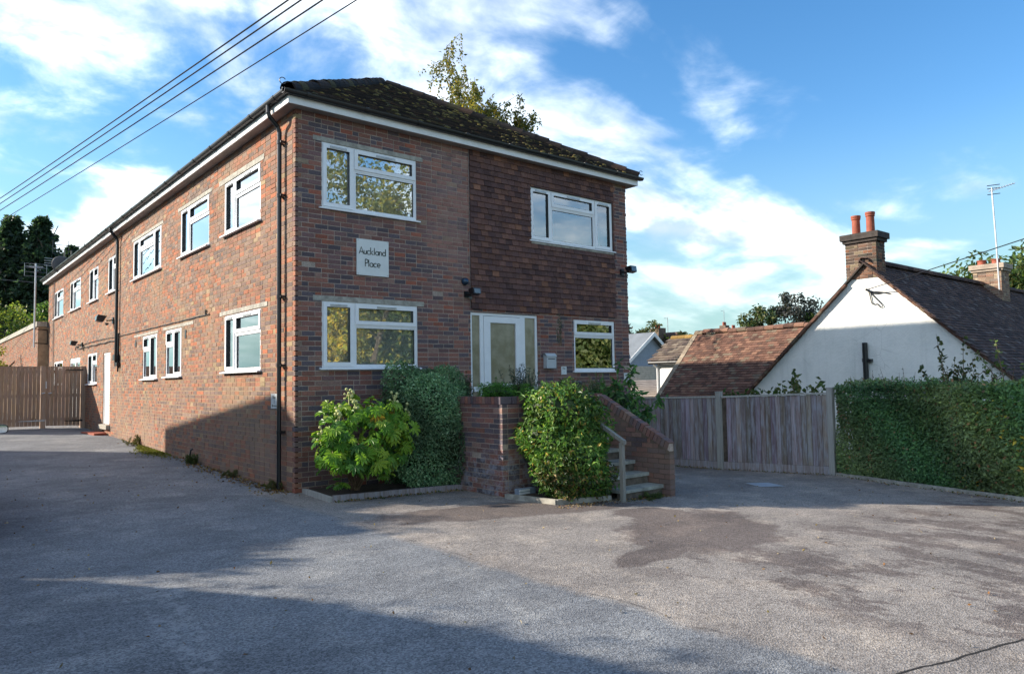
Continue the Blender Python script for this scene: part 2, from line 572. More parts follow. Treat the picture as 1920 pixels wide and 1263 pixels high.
class MB:
    """collects simple solids in world space, then links them as one mesh"""

    def __init__(self):
        self.V, self.Q, self.T, self.cQ, self.cT = [], [], [], [], []
        self.k = 0

    def add(self, V, Q=(), T=(), c=(1, 1, 1)):
        V = np.asarray(V, dtype=float)
        self.V.append(V)
        if len(Q):
            self.Q.append(np.asarray(Q) + self.k)
            self.cQ += [c] * len(Q)
        if len(T):
            self.T.append(np.asarray(T) + self.k)
            self.cT += [c] * len(T)
        self.k += len(V)
        return self

    def box(self, a, b, c=(1, 1, 1), M4=None):
        a, b = np.minimum(a, b), np.maximum(a, b)
        V = np.array([[x, y, z] for z in (a[2], b[2]) for y in (a[1], b[1]) for x in (a[0], b[0])], dtype=float)
        if M4 is not None:
            V = V @ M4[:3, :3].T + M4[:3, 3]
        return self.add(V, BOXQ, c=c)

    def prism(self, poly, ext, c=(1, 1, 1)):
        """polygon (n,3) pushed along vector ext"""
        p = np.asarray(poly, dtype=float)
        n = len(p)
        V = np.vstack([p, p + np.asarray(ext)])
        Q = [[i, (i + 1) % n, n + (i + 1) % n, n + i] for i in range(n)]
        T = [[0, i, i + 1] for i in range(1, n - 1)] + [[n, n + i + 1, n + i] for i in range(1, n - 1)]
        return self.add(V, Q, T, c)

    def tube(self, pts, r, sides=8, c=(1, 1, 1), cap=True):
        pts = [np.asarray(p, dtype=float) for p in pts]
        n = len(pts)
        rr = r if hasattr(r, '__len__') else [r] * n
        V, Q, T = [], [], []
        ref = None
        for i, p in enumerate(pts):
            d = pts[min(i + 1, n - 1)] - pts[max(i - 1, 0)]
            d = d / (np.linalg.norm(d) + 1e-9)
            if ref is None:
                ref = np.array([0, 0, 1.0]) if abs(d[2]) < 0.9 else np.array([1.0, 0, 0])
            s = np.cross(d, ref)
            s /= np.linalg.norm(s) + 1e-9
            ref = np.cross(s, d)
            for k in range(sides):
                a = 2 * math.pi * k / sides
                V.append(p + rr[i] * (math.cos(a) * s + math.sin(a) * ref))
        for i in range(n - 1):
            for k in range(sides):
                k2 = (k + 1) % sides
                Q.append([i * sides + k, i * sides + k2, (i + 1) * sides + k2, (i + 1) * sides + k])
        if cap:
            for base in (0, (n - 1) * sides):
                T += [[base, base + k, base + k + 1] for k in range(1, sides - 1)]
        return self.add(V, Q, T, c)

    def lathe(self, prof, centre, seg=16, c=(1, 1, 1)):
        V = [[centre[0] + r * math.cos(2 * math.pi * k / seg), centre[1] + r * math.sin(2 * math.pi * k / seg), centre[2] + z]
             for r, z in prof for k in range(seg)]
        Q = [[i * seg + k, i * seg + (k + 1) % seg, (i + 1) * seg + (k + 1) % seg, (i + 1) * seg + k]
             for i in range(len(prof) - 1) for k in range(seg)]
        return self.add(V, Q, c=c)

    def mesh(self, name, mat, smooth=False):
        F, C = [], []
        if self.Q:
            F.append(np.vstack(self.Q))
            C += self.cQ
        if self.T:
            F.append(np.vstack(self.T))
            C += self.cT
        me = np_mesh(name, np.vstack(self.V), F, mat, C)
        bm = bmesh.new()
        bm.from_mesh(me)
        bmesh.ops.recalc_face_normals(bm, faces=bm.faces)
        bm.to_mesh(me)
        bm.free()
        if smooth:
            me.polygons.foreach_set('use_smooth', np.ones(len(me.polygons), dtype=bool))
        return me

    def build(self, name, mat, parent=None, kind=None, label=None, smooth=False):
        return link(name, self.mesh(name, mat, smooth), parent, kind, label)


BOXQ = np.array([[0, 2, 3, 1], [4, 5, 7, 6], [0, 1, 5, 4], [2, 6, 7, 3], [0, 4, 6, 2], [1, 3, 7, 5]])
UNIT = np.array([[x, y, z] for z in (-.5, .5) for y in (-.5, .5) for x in (-.5, .5)])


def pieces(name, mats, cols, pal, mat, parent, keep=300, rest='stuff', shape=None):
    """mats: list of 4x4; cols: palette indices. The `keep` nearest become objects, the rest one part."""
    if not mats:
        return
    SV, SQ = shape if shape else (UNIT, BOXQ)
    A = np.array(mats)
    idx = np.array(cols)
    d = np.linalg.norm(A[:, :3, 3] - CAM, axis=1)
    order = np.argsort(d)
    near, far = order[:keep], order[keep:]
    P = np.array(pal, dtype=float)
    lib = {}
    for i in near:
        key = (int(idx[i]), int(rng.integers(3)))
        if key not in lib:
            c = P[key[0]] * (0.85 + 0.15 * key[1])
            lib[key] = np_mesh(name, SV, SQ, mat, np.tile(c, (len(SQ), 1)))
        o = bpy.data.objects.new(name, lib[key])
        COL.objects.link(o)
        adopt(o, parent)
        o.matrix_basis = Matrix(A[i].tolist())
    if len(far):
        B = A[far]
        V = np.einsum('nij,vj->nvi', B[:, :3, :3], SV) + B[:, None, :3, 3]
        nv = len(SV)
        Q = SQ[None] + (np.arange(len(far)) * nv)[:, None, None]
        c = P[idx[far]] * rng.uniform(0.82, 1.18, (len(far), 1))
        me = np_mesh(name + '_field', V.reshape(-1, 3), Q.reshape(-1, SQ.shape[1]), mat, np.repeat(c, len(SQ), axis=0))
        link(name + '_field', me, parent, rest)


def TRS(c, ax, ay, az, s):
    m = np.eye(4)
    m[:3, 0], m[:3, 1], m[:3, 2] = np.asarray(ax) * s[0], np.asarray(ay) * s[1], np.asarray(az) * s[2]
    m[:3, 3] = c
    return m


def unit(v):
    v = np.asarray(v, dtype=float)
    return v / np.linalg.norm(v)


def subtract(rects, h):
    out = []
    for (a, b, c, d) in rects:
        if h[1] <= a or h[0] >= b or h[3] <= c or h[2] >= d:
            out.append((a, b, c, d))
            continue
        if h[0] > a:
            out.append((a, h[0], c, d))
        if h[1] < b:
            out.append((h[1], b, c, d))
        a2, b2 = max(a, h[0]), min(b, h[1])
        if h[2] > c:
            out.append((a2, b2, c, h[2]))
        if h[3] < d:
            out.append((a2, b2, h[3], d))
    return [r for r in out if r[1] - r[0] > 0.012 and r[3] - r[2] > 0.01]


def brick_layout(u0_, u1_, z0, z1, holes, pitch=0.2185, course=0.0765, joint=0.0125, ends=None, weights=None, head=0.0, zfun=None):
    """returns rects (ua,ub,za,zb,colour index,course number)"""
    res = []
    k = 0
    z = z0
    while z < z1 - 0.01:
        zb = min(z + course - joint, z1)
        s = u0_ if k % 2 == 0 else u0_ + (ends if ends else 0.0)
        u = s
        first = True
        while u < u1_ - 0.01:
            L = pitch
            if k % 2 == 1 and first and not ends:
                L = pitch / 2
            if rng.random() < head:
                L = pitch / 2
            ub = min(u + L - joint, u1_)
            first = False
            rs = [(u, ub, z, zb)]
            if not (zfun and zb < zfun((u + ub) / 2)):
                for h in holes:
                    rs = subtract(rs, h)
                ci = int(rng.choice(len(weights), p=weights))
                for r in rs:
                    res.append((*r, ci, k))
            u += L
        z += course
        k += 1
    return res


def holed_panel(mb, u0_, u1_, z0, z1, holes, P, d):
    us = sorted({u0_, u1_, *[x for h in holes for x in h[:2] if u0_ < x < u1_]})
    zs = sorted({z0, z1, *[x for h in holes for x in h[2:] if z0 < x < z1]})
    for a, b in zip(us, us[1:]):
        for c, e in zip(zs, zs[1:]):
            um, zm = (a + b) / 2, (c + e) / 2
            if any(h[0] < um < h[1] and h[2] < zm < h[3] for h in holes):
                continue
            mb.add([P(a, d, c), P(b, d, c), P(b, d, e), P(a, d, e)], [[0, 1, 2, 3]])


def ground_z(x, y):
    sp = lambda v, k: np.logaddexp(0, np.clip(np.asarray(v, dtype=float) / k, -30, 30)) * k
    z = -0.035 * np.minimum(sp(x, 0.5), 9)
    return z + 0.024 * np.minimum(sp(y, 0.8), 18) / (1 + np.exp(np.clip((np.asarray(x, dtype=float) - 1.5) / 0.8, -30, 30)))


GZ = lambda x, y: float(ground_z(x, y))


# foliage ---------------------------------------------------------------
def leaf_mesh(name, pos, out, L, Wd, cols, mat, droop=0.2, rand=0.8, fold=0.12, face=(0.35, 0.5)):
    n = len(pos)
    d = out * face[0] + rng.normal(0, 1, (n, 3)) * rand + np.array([0, 0, -droop])
    d /= np.linalg.norm(d, axis=1, keepdims=True) + 1e-9
    q = rng.normal(0, face[1], (n, 3)) + out + np.array([0, 0, 0.35])
    s = np.cross(d, q)
    s /= np.linalg.norm(s, axis=1, keepdims=True) + 1e-9
    nn = np.cross(s, d)
    L = (L * rng.uniform(0.5, 1.4, n))[:, None]
    w = (Wd * rng.uniform(0.7, 1.2, n))[:, None]
    V = np.stack([pos, pos + d * L * .45 + s * w / 2 + nn * L * fold, pos + d * L, pos + d * L * .45 - s * w / 2 + nn * L * fold], 1)
    b = np.arange(n) * 4
    T = np.concatenate([np.stack([b, b + 1, b + 2], 1), np.stack([b, b + 2, b + 3], 1)])
    C = np.concatenate([cols, cols])
    return np_mesh(name, V.reshape(-1, 3), T, mat, C)


def pick(pal, n, w=None, jit=0.2):
    P = np.array(pal)
    i = rng.choice(len(P), n, p=w)
    return np.clip(P[i] * rng.uniform(1 - jit, 1 + jit, (n, 1)), 0, 1)


def lumpy(u, seed, k=5, amp=0.18):
    """smooth random radial bumps on unit directions"""
    r = np.random.default_rng(seed)
    f = np.ones(len(u))
    for _ in range(k):
        w = r.normal(0, 1, 3) * r.uniform(1.5, 4.5)
        f += amp / math.sqrt(k) * 1.6 * np.sin(u @ w + r.uniform(0, 6))
    return f


def shell_points(n, c, rad, seed, power=2.0, depth=0.3, amp=0.15):
    u = rng.normal(0, 1, (n, 3))
    u /= np.linalg.norm(u, axis=1, keepdims=True)
    k = (np.abs(u) ** power).sum(1) ** (-1 / power)
    f = lumpy(u, seed, 6, amp)
    rr = (1 - depth * rng.random(n) ** 1.6) * k * f
    p = np.asarray(c) + u * rr[:, None] * np.asarray(rad)
    o = u / np.asarray(rad)
    o /= np.linalg.norm(o, axis=1, keepdims=True)
    return p, o


def core_mesh(name, c, rad, seed, mat, power=2.0, amp=0.15, scale=0.72):
    bm = bmesh.new()
    bmesh.ops.create_icosphere(bm, subdivisions=4, radius=1)
    V = np.array([v.co[:] for v in bm.verts])
    u = V / np.linalg.norm(V, axis=1, keepdims=True)
    k = (np.abs(u) ** power).sum(1) ** (-1 / power)
    P = np.asarray(c) + u * (k * lumpy(u, seed, 6, amp) * scale)[:, None] * np.asarray(rad)
    F = np.array([[v.index for v in f.verts] for f in bm.faces])
    bm.free()
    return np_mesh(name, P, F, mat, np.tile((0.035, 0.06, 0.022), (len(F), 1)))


def limbs(base, height, spread, n, r, mb, seed):
    q = np.random.default_rng(seed)
    base = np.asarray(base, dtype=float)
    trunk = [base + np.array([q.normal(0, .02 * height), q.normal(0, .02 * height), 0]) * k + np.array([0, 0, height * k / 5]) for k in range(6)]
    mb.tube(trunk, [r * (1 - .17 * k) for k in range(6)], 7)
    tips = []
    for i in range(n):
        k = q.uniform(1.6, 4.8)
        a = trunk[int(k)] * (1 - k % 1) + trunk[min(int(k) + 1, 5)] * (k % 1)
        th = q.uniform(0, 2 * math.pi)
        L = spread * q.uniform(.6, 1.05) * (1.15 - k / 7)
        rise = L * q.uniform(.35, .9)
        tip = a + np.array([math.cos(th) * L, math.sin(th) * L, rise])
        mid = (a + tip) / 2 + np.array([0, 0, rise * .18])
        mb.tube([a, mid, tip], [r * .34, r * .2, r * .05], 5)
        tips.append(tip)
    return np.array(tips + [trunk[-1]])


def tree(name, label, base, height, spread, pal, leaf=0.12, n=5000, clumps=45, cat='tree', group=None, seed=1, shape='round',
         trunk=0.16, weights=None, crown_from=0.3, droop=0.3):
    q = np.random.default_rng(seed)
    root = thing(name, label, cat, tuple(base), group)
    mb = MB()
    tips = limbs(base, height * 0.72 if shape == 'round' else height * 0.97, spread * 0.62, 16, trunk, mb, seed)
    mb.build('trunk', M['bark'], root)
    b = np.asarray(base, dtype=float)
    cs, rs = [], []
    if shape == 'round':
        ch = height * (1 - crown_from) / 2
        cc = b + np.array([0, 0, height * crown_from + ch])
        for i in range(clumps):
            u = q.normal(0, 1, 3)
            u /= np.linalg.norm(u)
            rr = q.uniform(.35, .92)
            cs.append(cc + u * rr * np.array([spread, spread, ch]))
            rs.append(q.uniform(.20, .36) * spread)
    elif shape == 'conifer':
        for i in range(clumps):
            k = q.uniform(crown_from, .98)
            rr = spread * (1.0 - k) ** 0.72 * q.uniform(.3, 1.05)
            th = q.uniform(0, 6.283)
            cs.append(b + np.array([math.cos(th) * rr, math.sin(th) * rr, height * k]))
            rs.append(spread * q.uniform(.05, .13) * (1.3 - .8 * k))
    cs, rs = np.array(cs), np.array(rs)
    i = q.integers(len(cs), size=n)
    u = rng.normal(0, 1, (n, 3))
    u /= np.linalg.norm(u, axis=1, keepdims=True)
    st = np.array([1, 1, 0.75]) if shape == 'round' else np.array([1, 1, 0.8])
    p = cs[i] + u * (rs[i] * rng.uniform(.25, 1.05, n))[:, None] * st
    tone = q.uniform(.75, 1.25, len(cs))
    cols = pick(pal, n, weights) * tone[i][:, None]
    me = leaf_mesh('crown', p, u, leaf * 1.5, leaf, cols, M['leaf_tree'], droop, face=(.5, .9))
    link('crown', me, root)
    return root


# ------------------------------------------------------------------ ground
def sheet(name, xs, ys, dz, mat):
    X, Y = np.meshgrid(xs, ys)
    Z = ground_z(X, Y) + dz
    nx = len(xs)
    V = np.stack([X.ravel(), Y.ravel(), Z.ravel()], 1)
    i, j = np.meshgrid(np.arange(nx - 1), np.arange(len(ys) - 1))
    a = (j * nx + i).ravel()
    return link(name, np_mesh(name, V, np.stack([a, a + 1, a + nx + 1, a + nx], 1), mat, smooth=True), None, 'structure')


far = [30, 50, 90, 200, 500, 1500]
sheet('ground', np.array([-x for x in far[::-1]] + list(np.arange(-20, 26, 1.0)) + far), np.array([-x for x in far[::-1]] + list(np.arange(-25, 30, 1.0)) + far),
      -0.03, M['earth'])
sheet('driveway', np.arange(-16, 9.61, 0.4), np.arange(-24, 30.1, 0.45), 0.0, M['asphalt'])

# ------------------------------------------------------------------ the apartment building
BW, BL, BH = 7.648, 24.5, 5.885
PF = lambda u, d, z: [u, -d, z]         # front wall: u along X, d outwards
PL = lambda u, d, z: [-d, u, z]         # flank wall: u along Y, d outwards
bld = thing('apartment_building', 'long two storey red brick apartment block with white windows and a mossy hipped roof', 'building', (3.8, 12, 0))

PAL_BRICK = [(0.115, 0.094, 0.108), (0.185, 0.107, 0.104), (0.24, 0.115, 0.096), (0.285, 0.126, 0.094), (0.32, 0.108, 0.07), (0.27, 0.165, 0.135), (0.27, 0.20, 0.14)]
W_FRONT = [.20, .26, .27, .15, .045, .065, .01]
PAL_FLANK = [(0.165, 0.12, 0.105), (0.215, 0.135, 0.105), (0.275, 0.13, 0.085), (0.35, 0.14, 0.078), (0.41, 0.135, 0.065), (0.27, 0.185, 0.14), (0.34, 0.25, 0.14)]  # same brick as the front, warmer and paler: sunlight put into the colours
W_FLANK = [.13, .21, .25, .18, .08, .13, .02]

FRONT_WIN = dict(w1=(0.436, 2.189, 4.413, 5.457), w2=(0.436, 2.189, 1.885, 2.927), w3=(4.805, 7.184, 4.378, 5.43), w4=(5.943, 7.169, 1.805, 2.853))
DOORWAY = (3.317, 4.950, 0.83, 2.886)
FLANK_WIN = dict(a=(1.42, 3.196, 4.413, 5.40), b=(4.10, 5.99, 4.40, 5.42), c=(7.53, 10.20, 4.385, 5.40), d=(11.95, 13.2, 4.345, 5.38), e=(14.65, 16.0, 4.335, 5.38),
                 f=(17.5, 19.48, 4.335, 5.38), g=(20.95, 22.95, 4.325, 5.38), h=(1.40, 3.165, 1.882, 2.912), i=(5.86, 7.09, 1.85, 2.885), j=(7.80, 9.13, 1.82, 2.87),
                 k=(14.65, 16.06, 1.74, 2.69), l=(20.8, 22.75, 1.75, 2.63))
SIDE_DOOR = (12.80, 13.72, 0.56, 2.635)
REAR_DOOR = (17.42, 19.33, 0.5, 2.65)
TILE_AREA = (3.325, 7.225, 2.945, BH)

fholes = [*FRONT_WIN.values(), DOORWAY]
lholes = [*FLANK_WIN.values(), SIDE_DOOR, REAR_DOOR]
lint_f = [(0.287, 2.32, 5.460, 5.535), (0.287, 2.32, 2.930, 3.012)]
lint_l = [(1.25, 3.50, 5.405, 5.50), (3.93, 6.20, 5.425, 5.50), (7.38, 10.35, 5.405, 5.475), (1.10, 3.42, 2.925, 3.00), (5.05, 7.32, 2.90, 2.965), (7.72, 10.0, 2.885, 2.945)]

# front wall
mb = MB()
holed_panel(mb, 0.05, BW - 0.02, -0.35, BH, fholes, PF, -0.0045)
front_wall = mb.build('front_wall', M['mortar'], bld)
mb = MB()
holed_panel(mb, 0.05, BL, -0.05, BH, lholes, PL, -0.0045)
mb.add([PL(BL, -0.02, 0), PL(BL, -BW, 0), PL(BL, -BW, BH), PL(BL, -0.02, BH)], [[0, 1, 2, 3]])
mb.add([[BW - .012, 0.02, -.4], [BW - .012, BL, -.4], [BW - .012, BL, BH], [BW - .012, 0.02, BH]], [[0, 1, 2, 3]])
flank_wall = mb.build('side_wall', M['mortar_flank'], bld)


def lay(rects, P, u_ax, n_ax, pal, mat, parent, keep, depth=0.10, d0=0.0):
    mats, cols = [], []
    for ua, ub, za, zb, ci, k in rects:
        out = d0 + rng.normal(0, 0.0018)
        c = P((ua + ub) / 2, out - depth / 2, (za + zb) / 2)
        tilt = rng.normal(0, 0.004)
        ax = np.array(u_ax) * 1.0
        ax2 = unit(ax + np.array([0, 0, 1]) * tilt)
        mats.append(TRS(c, ax2, n_ax, (0, 0, 1), (ub - ua, depth, zb - za)))
        cols.append(ci)
    pieces('brick', mats, cols, pal, mat, parent, keep)


rf = brick_layout(0.0, BW, -0.30, BH, fholes + lint_f + [(TILE_AREA[0] + .02, TILE_AREA[1] - .02, TILE_AREA[2] + .05, BH + 1)], ends=0.109, weights=W_FRONT, head=0.10,
                  zfun=lambda u: GZ(u, 0) - 0.05)
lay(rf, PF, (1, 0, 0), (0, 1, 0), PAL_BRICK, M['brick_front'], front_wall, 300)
rl = brick_layout(0.0, BL, -0.30 + 0.0, BH, lholes + lint_l, ends=0.0, weights=W_FLANK, head=0.06, zfun=lambda u: GZ(0, u) - 0.06)
# the corner is bonded: where a front brick turns the corner the flank starts behind it
rl2 = []
for (a, b, c, d, ci, k) in rl:
    sh = 0.1105 if k % 2 == 0 else 0.0
    a2, b2 = a + sh, b + sh
    if b2 > BL:
        b2 = BL
    keep_it = [(a2, b2, c, d)]
    for h in lholes + lint_l:
        keep_it = subtract(keep_it, h)
    for r in keep_it:
        rl2.append((*r, ci, k))
fl = []
for (a, b, c, d, ci, k) in brick_layout(0.0, BL, -0.30, BH, [], ends=None, weights=W_FLANK, head=0.06, zfun=lambda u: GZ(0, u) - 0.06):
    sh = 0.1105 if k % 2 == 0 else 0.0
    if k % 2 == 1 and a == 0.0:
        pass
    rr = [(a + sh, min(b + sh, BL), c, d)]
    for h in lholes + lint_l:
        rr = subtract(rr, h)
    fl += [(*r, ci, k) for r in rr]
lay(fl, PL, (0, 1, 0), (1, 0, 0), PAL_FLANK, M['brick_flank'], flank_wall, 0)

mb = MB()
for (a, b, c, d) in lint_f:
    MB().box(PF(a, 0.004, c), PF(b, -0.09, d)).build('lintel', M['concrete'], bld)
for (a, b, c, d) in lint_l:
    MB().box(PL(a, 0.006, c), PL(b, -0.09, d)).build('lintel', M['concrete'], bld)
# straight movement joints pointed in mastic and the slip course above the ground floor
MB().box(PF(3.315, 0.004, 2.95), PF(3.327, -0.02, BH)).build('joint_strip', M['soffit'], bld)

# hung tiles
tmats, tcols = [], []
PAL_HUNG = [(0.105, 0.060, 0.057), (0.13, 0.072, 0.064), (0.16, 0.083, 0.068), (0.19, 0.096, 0.072), (0.26, 0.125, 0.08)]
row, z = 0, TILE_AREA[2]
while z < BH - 0.02:
    u = TILE_AREA[0] + (0 if row % 2 == 0 else -0.0825)
    while u < TILE_AREA[1]:
        ua, ub = max(u, TILE_AREA[0]), min(u + 0.161, TILE_AREA[1])
        u += 0.165
        if ub - ua < 0.03:
            continue
        h = min(0.165, BH - z)
        rs = [(ua, ub, z, z + h)]
        w = FRONT_WIN['w3']
        if ub > w[0] and ua < w[1] and z + 0.105 > w[2] and z < w[3]:
            rs = subtract(rs, w)
        else:
            rs = [(ua, ub, z, z + h)]
        for (a, b, c, d) in rs:
            if d - c < 0.03:
                continue
            ti = math.atan2(0.030, 0.165) + rng.normal(0, 0.012)
            az_ = np.array([0, math.sin(ti), math.cos(ti)])
            an = np.array([0, math.cos(ti), -math.sin(ti)])
            ax = unit(np.array([1, 0, rng.normal(0, 0.010)]))
            cc = np.array([(a + b) / 2, -0.021 + rng.normal(0, .0015), (c + d) / 2])
            tmats.append(TRS(cc, ax, an, az_, (b - a, 0.012, d - c)))
            tcols.append(int(rng.choice(5, p=[.20, .31, .29, .165, .035])))
    z += 0.105
    row += 1
tp = MB()
holed_panel(tp, TILE_AREA[0], TILE_AREA[1], TILE_AREA[2] + .03, BH, [FRONT_WIN['w3']], PF, -0.002)
tile_panel = tp.build('tile_panel', M['black'], bld)
pieces('hung_tile', tmats, tcols, PAL_HUNG, M['tile_hung'], tile_panel, 300)


# windows ---------------------------------------------------------------
def window(P, a, b, c, d, lay_, label=None, blind=None, sillout=0.055, name='window', sill=True, room=True):
    """lay_: list of panes (ua,ub,va,vb,opening) in fractions of the opening, u from a to b"""
    root = MB()
    fw, dep0, dep1 = 0.045, -0.075, -0.012
    D0, D1 = dep0, dep1
    # outer frame
    for (p, q, r, s) in ((a, b, d - fw, d), (a, b, c, c + fw), (a, a + fw, c + fw, d - fw), (b - fw, b, c + fw, d - fw)):
        root.box(P(p, D0, r), P(q, D1, s))
    o = root.build('window' if name == 'window' else name, M['upvc'], bld, label=label)
    for (ua, ub, va, vb, op) in lay_:
        x0, x1 = a + fw * .5 + (b - a - fw) * ua, a + fw * .5 + (b - a - fw) * ub
        y0, y1 = c + fw * .5 + (d - c - fw) * va, c + fw * .5 + (d - c - fw) * vb
        m = fw * 0.5
        x0, x1, y0, y1 = x0 + m * (ua > 0) * .6, x1 - m * (ub < 1) * .6, y0 + m * (va > 0) * .6, y1 - m * (vb < 1) * .6
        g = 0.062 if op else 0.03
        e0, e1 = (-0.06, 0.004) if op else (-0.066, -0.020)
        sb = MB()
        for (p, q, r, s) in ((x0, x1, y1 - g, y1), (x0, x1, y0, y0 + g), (x0, x0 + g, y0 + g, y1 - g), (x1 - g, x1, y0 + g, y1 - g)):
            sb.box(P(p, e0, r), P(q, e1, s))
        # dark gasket line round the glass
        sb.build('sash' if op else 'glazing_bead', M['upvc'], o)
        gk = MB()
        k = 0.006
        for (p, q, r, s) in ((x0 + g, x1 - g, y1 - g - k, y1 - g), (x0 + g, x1 - g, y0 + g, y0 + g + k), (x0 + g, x0 + g + k, y0 + g + k, y1 - g - k), (x1 - g - k, x1 - g, y0 + g + k, y1 - g - k)):
            gk.box(P(p, -0.05, r), P(q, e1 - 0.008, s))
        gk.build('gasket', M['black'], o)
        pn = MB().box(P(x0 + g, -0.046, y0 + g), P(x1 - g, -0.040, y1 - g))
        pn.build('pane', M['glass'], o)
        if op and (y1 - y0) > 0.15 and vb > 0.95:
            tv = MB()
            w_ = min(0.36, (x1 - x0) * .55)
            xm = (x0 + x1) / 2
            tv.box(P(xm - w_ / 2, 0.003, y1 - .050), P(xm + w_ / 2, 0.016, y1 - .030))
            tv.box(P(xm - w_ / 2, 0.003, y1 - .029), P(xm + w_ / 2, 0.020, y1 - .022))
            tv.build('trickle_vent', M['metal'], o)
    # mullions between panes
    mm = MB()
    done = set()
    for (ua, ub, va, vb, op) in lay_:
        if ub < 1 and ('v', ub) not in done:
            done.add(('v', ub))
            x = a + fw * .5 + (b - a - fw) * ub
            mm.box(P(x - .024, D0 + .002, c + fw), P(x + .024, D1 - .001, d - fw))
    for (ua, ub, va, vb, op) in lay_:
        if vb < 1:
            y = c + fw * .5 + (d - c - fw) * vb
            x0 = a + fw * .5 + (b - a - fw) * ua + (.025 if ua > 0 else .024)
            x1 = a + fw * .5 + (b - a - fw) * ub - (.025 if ub < 1 else .024)
            mm.box(P(x0, D0 + .002, y - .022), P(x1, D1 - .001, y + .022))
    mm.build('mullion', M['upvc'], o)
    if sill:
        sl = MB()
        e = 0.05
        sl.prism([P(a - e, D1 + .001, c + .004), P(a - e, sillout, c - .012), P(a - e, sillout, c - .034), P(a - e, D1 + .001, c - .030)], np.array(P(b + e, 0, 0)) - np.array(P(a - e, 0, 0)))
        sl.build('sill', M['upvc'], o)
    if blind == 'slats':
        bl = MB()
        z = c + .07
        while z < d - .06:
            bl.add([P(a + .047, -.072, z), P(b - .047, -.072, z), P(b - .047, -.086, z + .0195), P(a + .047, -.086, z + .0195)], [[0, 1, 2, 3]])
            z += .0215
        bl.build('blind', M['blind'], o)
    elif blind == 'net':
        MB().box(P(a + .047, -.085, c + .047), P(b - .047, -.080, d - .047)).build('blind', M['curtain'], o)
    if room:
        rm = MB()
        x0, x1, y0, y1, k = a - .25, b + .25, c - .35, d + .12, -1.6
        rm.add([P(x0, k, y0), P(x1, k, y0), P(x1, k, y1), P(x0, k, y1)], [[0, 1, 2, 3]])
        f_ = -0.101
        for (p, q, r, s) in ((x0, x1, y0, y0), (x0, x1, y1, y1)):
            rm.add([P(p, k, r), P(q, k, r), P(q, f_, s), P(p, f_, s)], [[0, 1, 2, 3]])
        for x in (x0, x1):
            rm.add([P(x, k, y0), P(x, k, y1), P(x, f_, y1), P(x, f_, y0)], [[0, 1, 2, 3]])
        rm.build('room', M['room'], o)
    return o


LA = [(0, .315, 0, 1, 1), (.315, 1, .66, 1, 1), (.315, 1, 0, .66, 0)]                   # narrow pane, then hopper over fixed light
LA_R = [(.70, 1, 0, 1, 1), (0, .70, .66, 1, 1), (0, .70, 0, .66, 0)]
L3 = [(0, .23, 0, 1, 1), (.23, .77, .70, 1, 1), (.23, .77, 0, .70, 0), (.77, 1, 0, 1, 1)]
LH = [(0, 1, .70, 1, 1), (0, 1, 0, .70, 0)]
L2 = [(0, .5, 0, 1, 1), (.5, 1, .68, 1, 1), (.5, 1, 0, .68, 0)]
L2_R = [(.5, 1, 0, 1, 1), (0, .5, .68, 1, 1), (0, .5, 0, .68, 0)]
window(PF, *FRONT_WIN['w1'], LA, blind='slats')
window(PF, *FRONT_WIN['w2'], LA, blind='slats')
window(PF, *FRONT_WIN['w3'], [(0, .235, 0, 1, 1), (.235, .775, .69, 1, 1), (.235, .775, 0, .69, 0), (.775, 1, 0, 1, 1)], blind='net')
window(PF, *FRONT_WIN['w4'], LH, blind='slats')
MB().box(PF(4.80, 0.035, 4.30), PF(7.19, -0.02, 4.340)).build('lead_apron', M['concrete'], bld)
for key in 'abcdefghijkl':
    ly = {'c': L3, 'i': L2, 'j': L2, 'd': L2_R, 'e': L2_R, 'k': L2_R}.get(key, LA_R)
    window(PL, *FLANK_WIN[key], ly, blind={'a': 'net', 'b': 'net', 'h': 'slats'}.get(key), sillout=0.075)

# entrance doorway
a, b, c, d = DOORWAY
dr = MB()
for (p, q, r, s) in ((a, b, d - .05, d), (a, a + .045, c, d - .05), (b - .05, b, c, d - .05), (3.545, 3.625, c, d - .05), (4.515, 4.635, c, d - .05),
                     (a + .045, 3.545, 1.44, 1.53), (4.635, b - .05, 1.44, 1.53), (a + .045, 3.545, c, c + .1), (4.635, b - .05, c, c + .1)):
    dr.box(PF(p, -.085, r), PF(q, -.020, s))
door_o = dr.build('entrance_doorway', M['upvc'], bld)
lf = MB()
for (p, q, r, s) in ((3.632, 4.508, d - .175, d - .058), (3.632, 3.785, c + .02, d - .175), (4.40, 4.508, c + .02, d - .175), (3.785, 4.40, 1.44, 1.575), (3.785, 4.40, c + .02, c + .17)):
    lf.box(PF(p, -.075, r), PF(q, -.012, s))
lf.build('door_leaf', M['upvc'], door_o)
for (p, q, r, s) in ((3.785, 4.40, 1.575, d - .175), (3.785, 4.40, c + .17, 1.44), (a + .045, 3.545, 1.53, d - .05), (4.635, b - .05, 1.53, d - .05), (a + .045, 3.545, c + .1, 1.44), (4.635, b - .05, c + .1, 1.44)):
    MB().box(PF(p, -.052, r), PF(q, -.044, s)).build('pane', M['frosted'], door_o)
MB().tube([PF(4.45, -.012, 1.82), PF(4.45, .045, 1.82), PF(4.34, .045, 1.82)], .011, 6).build('handle', M['metal'], door_o)

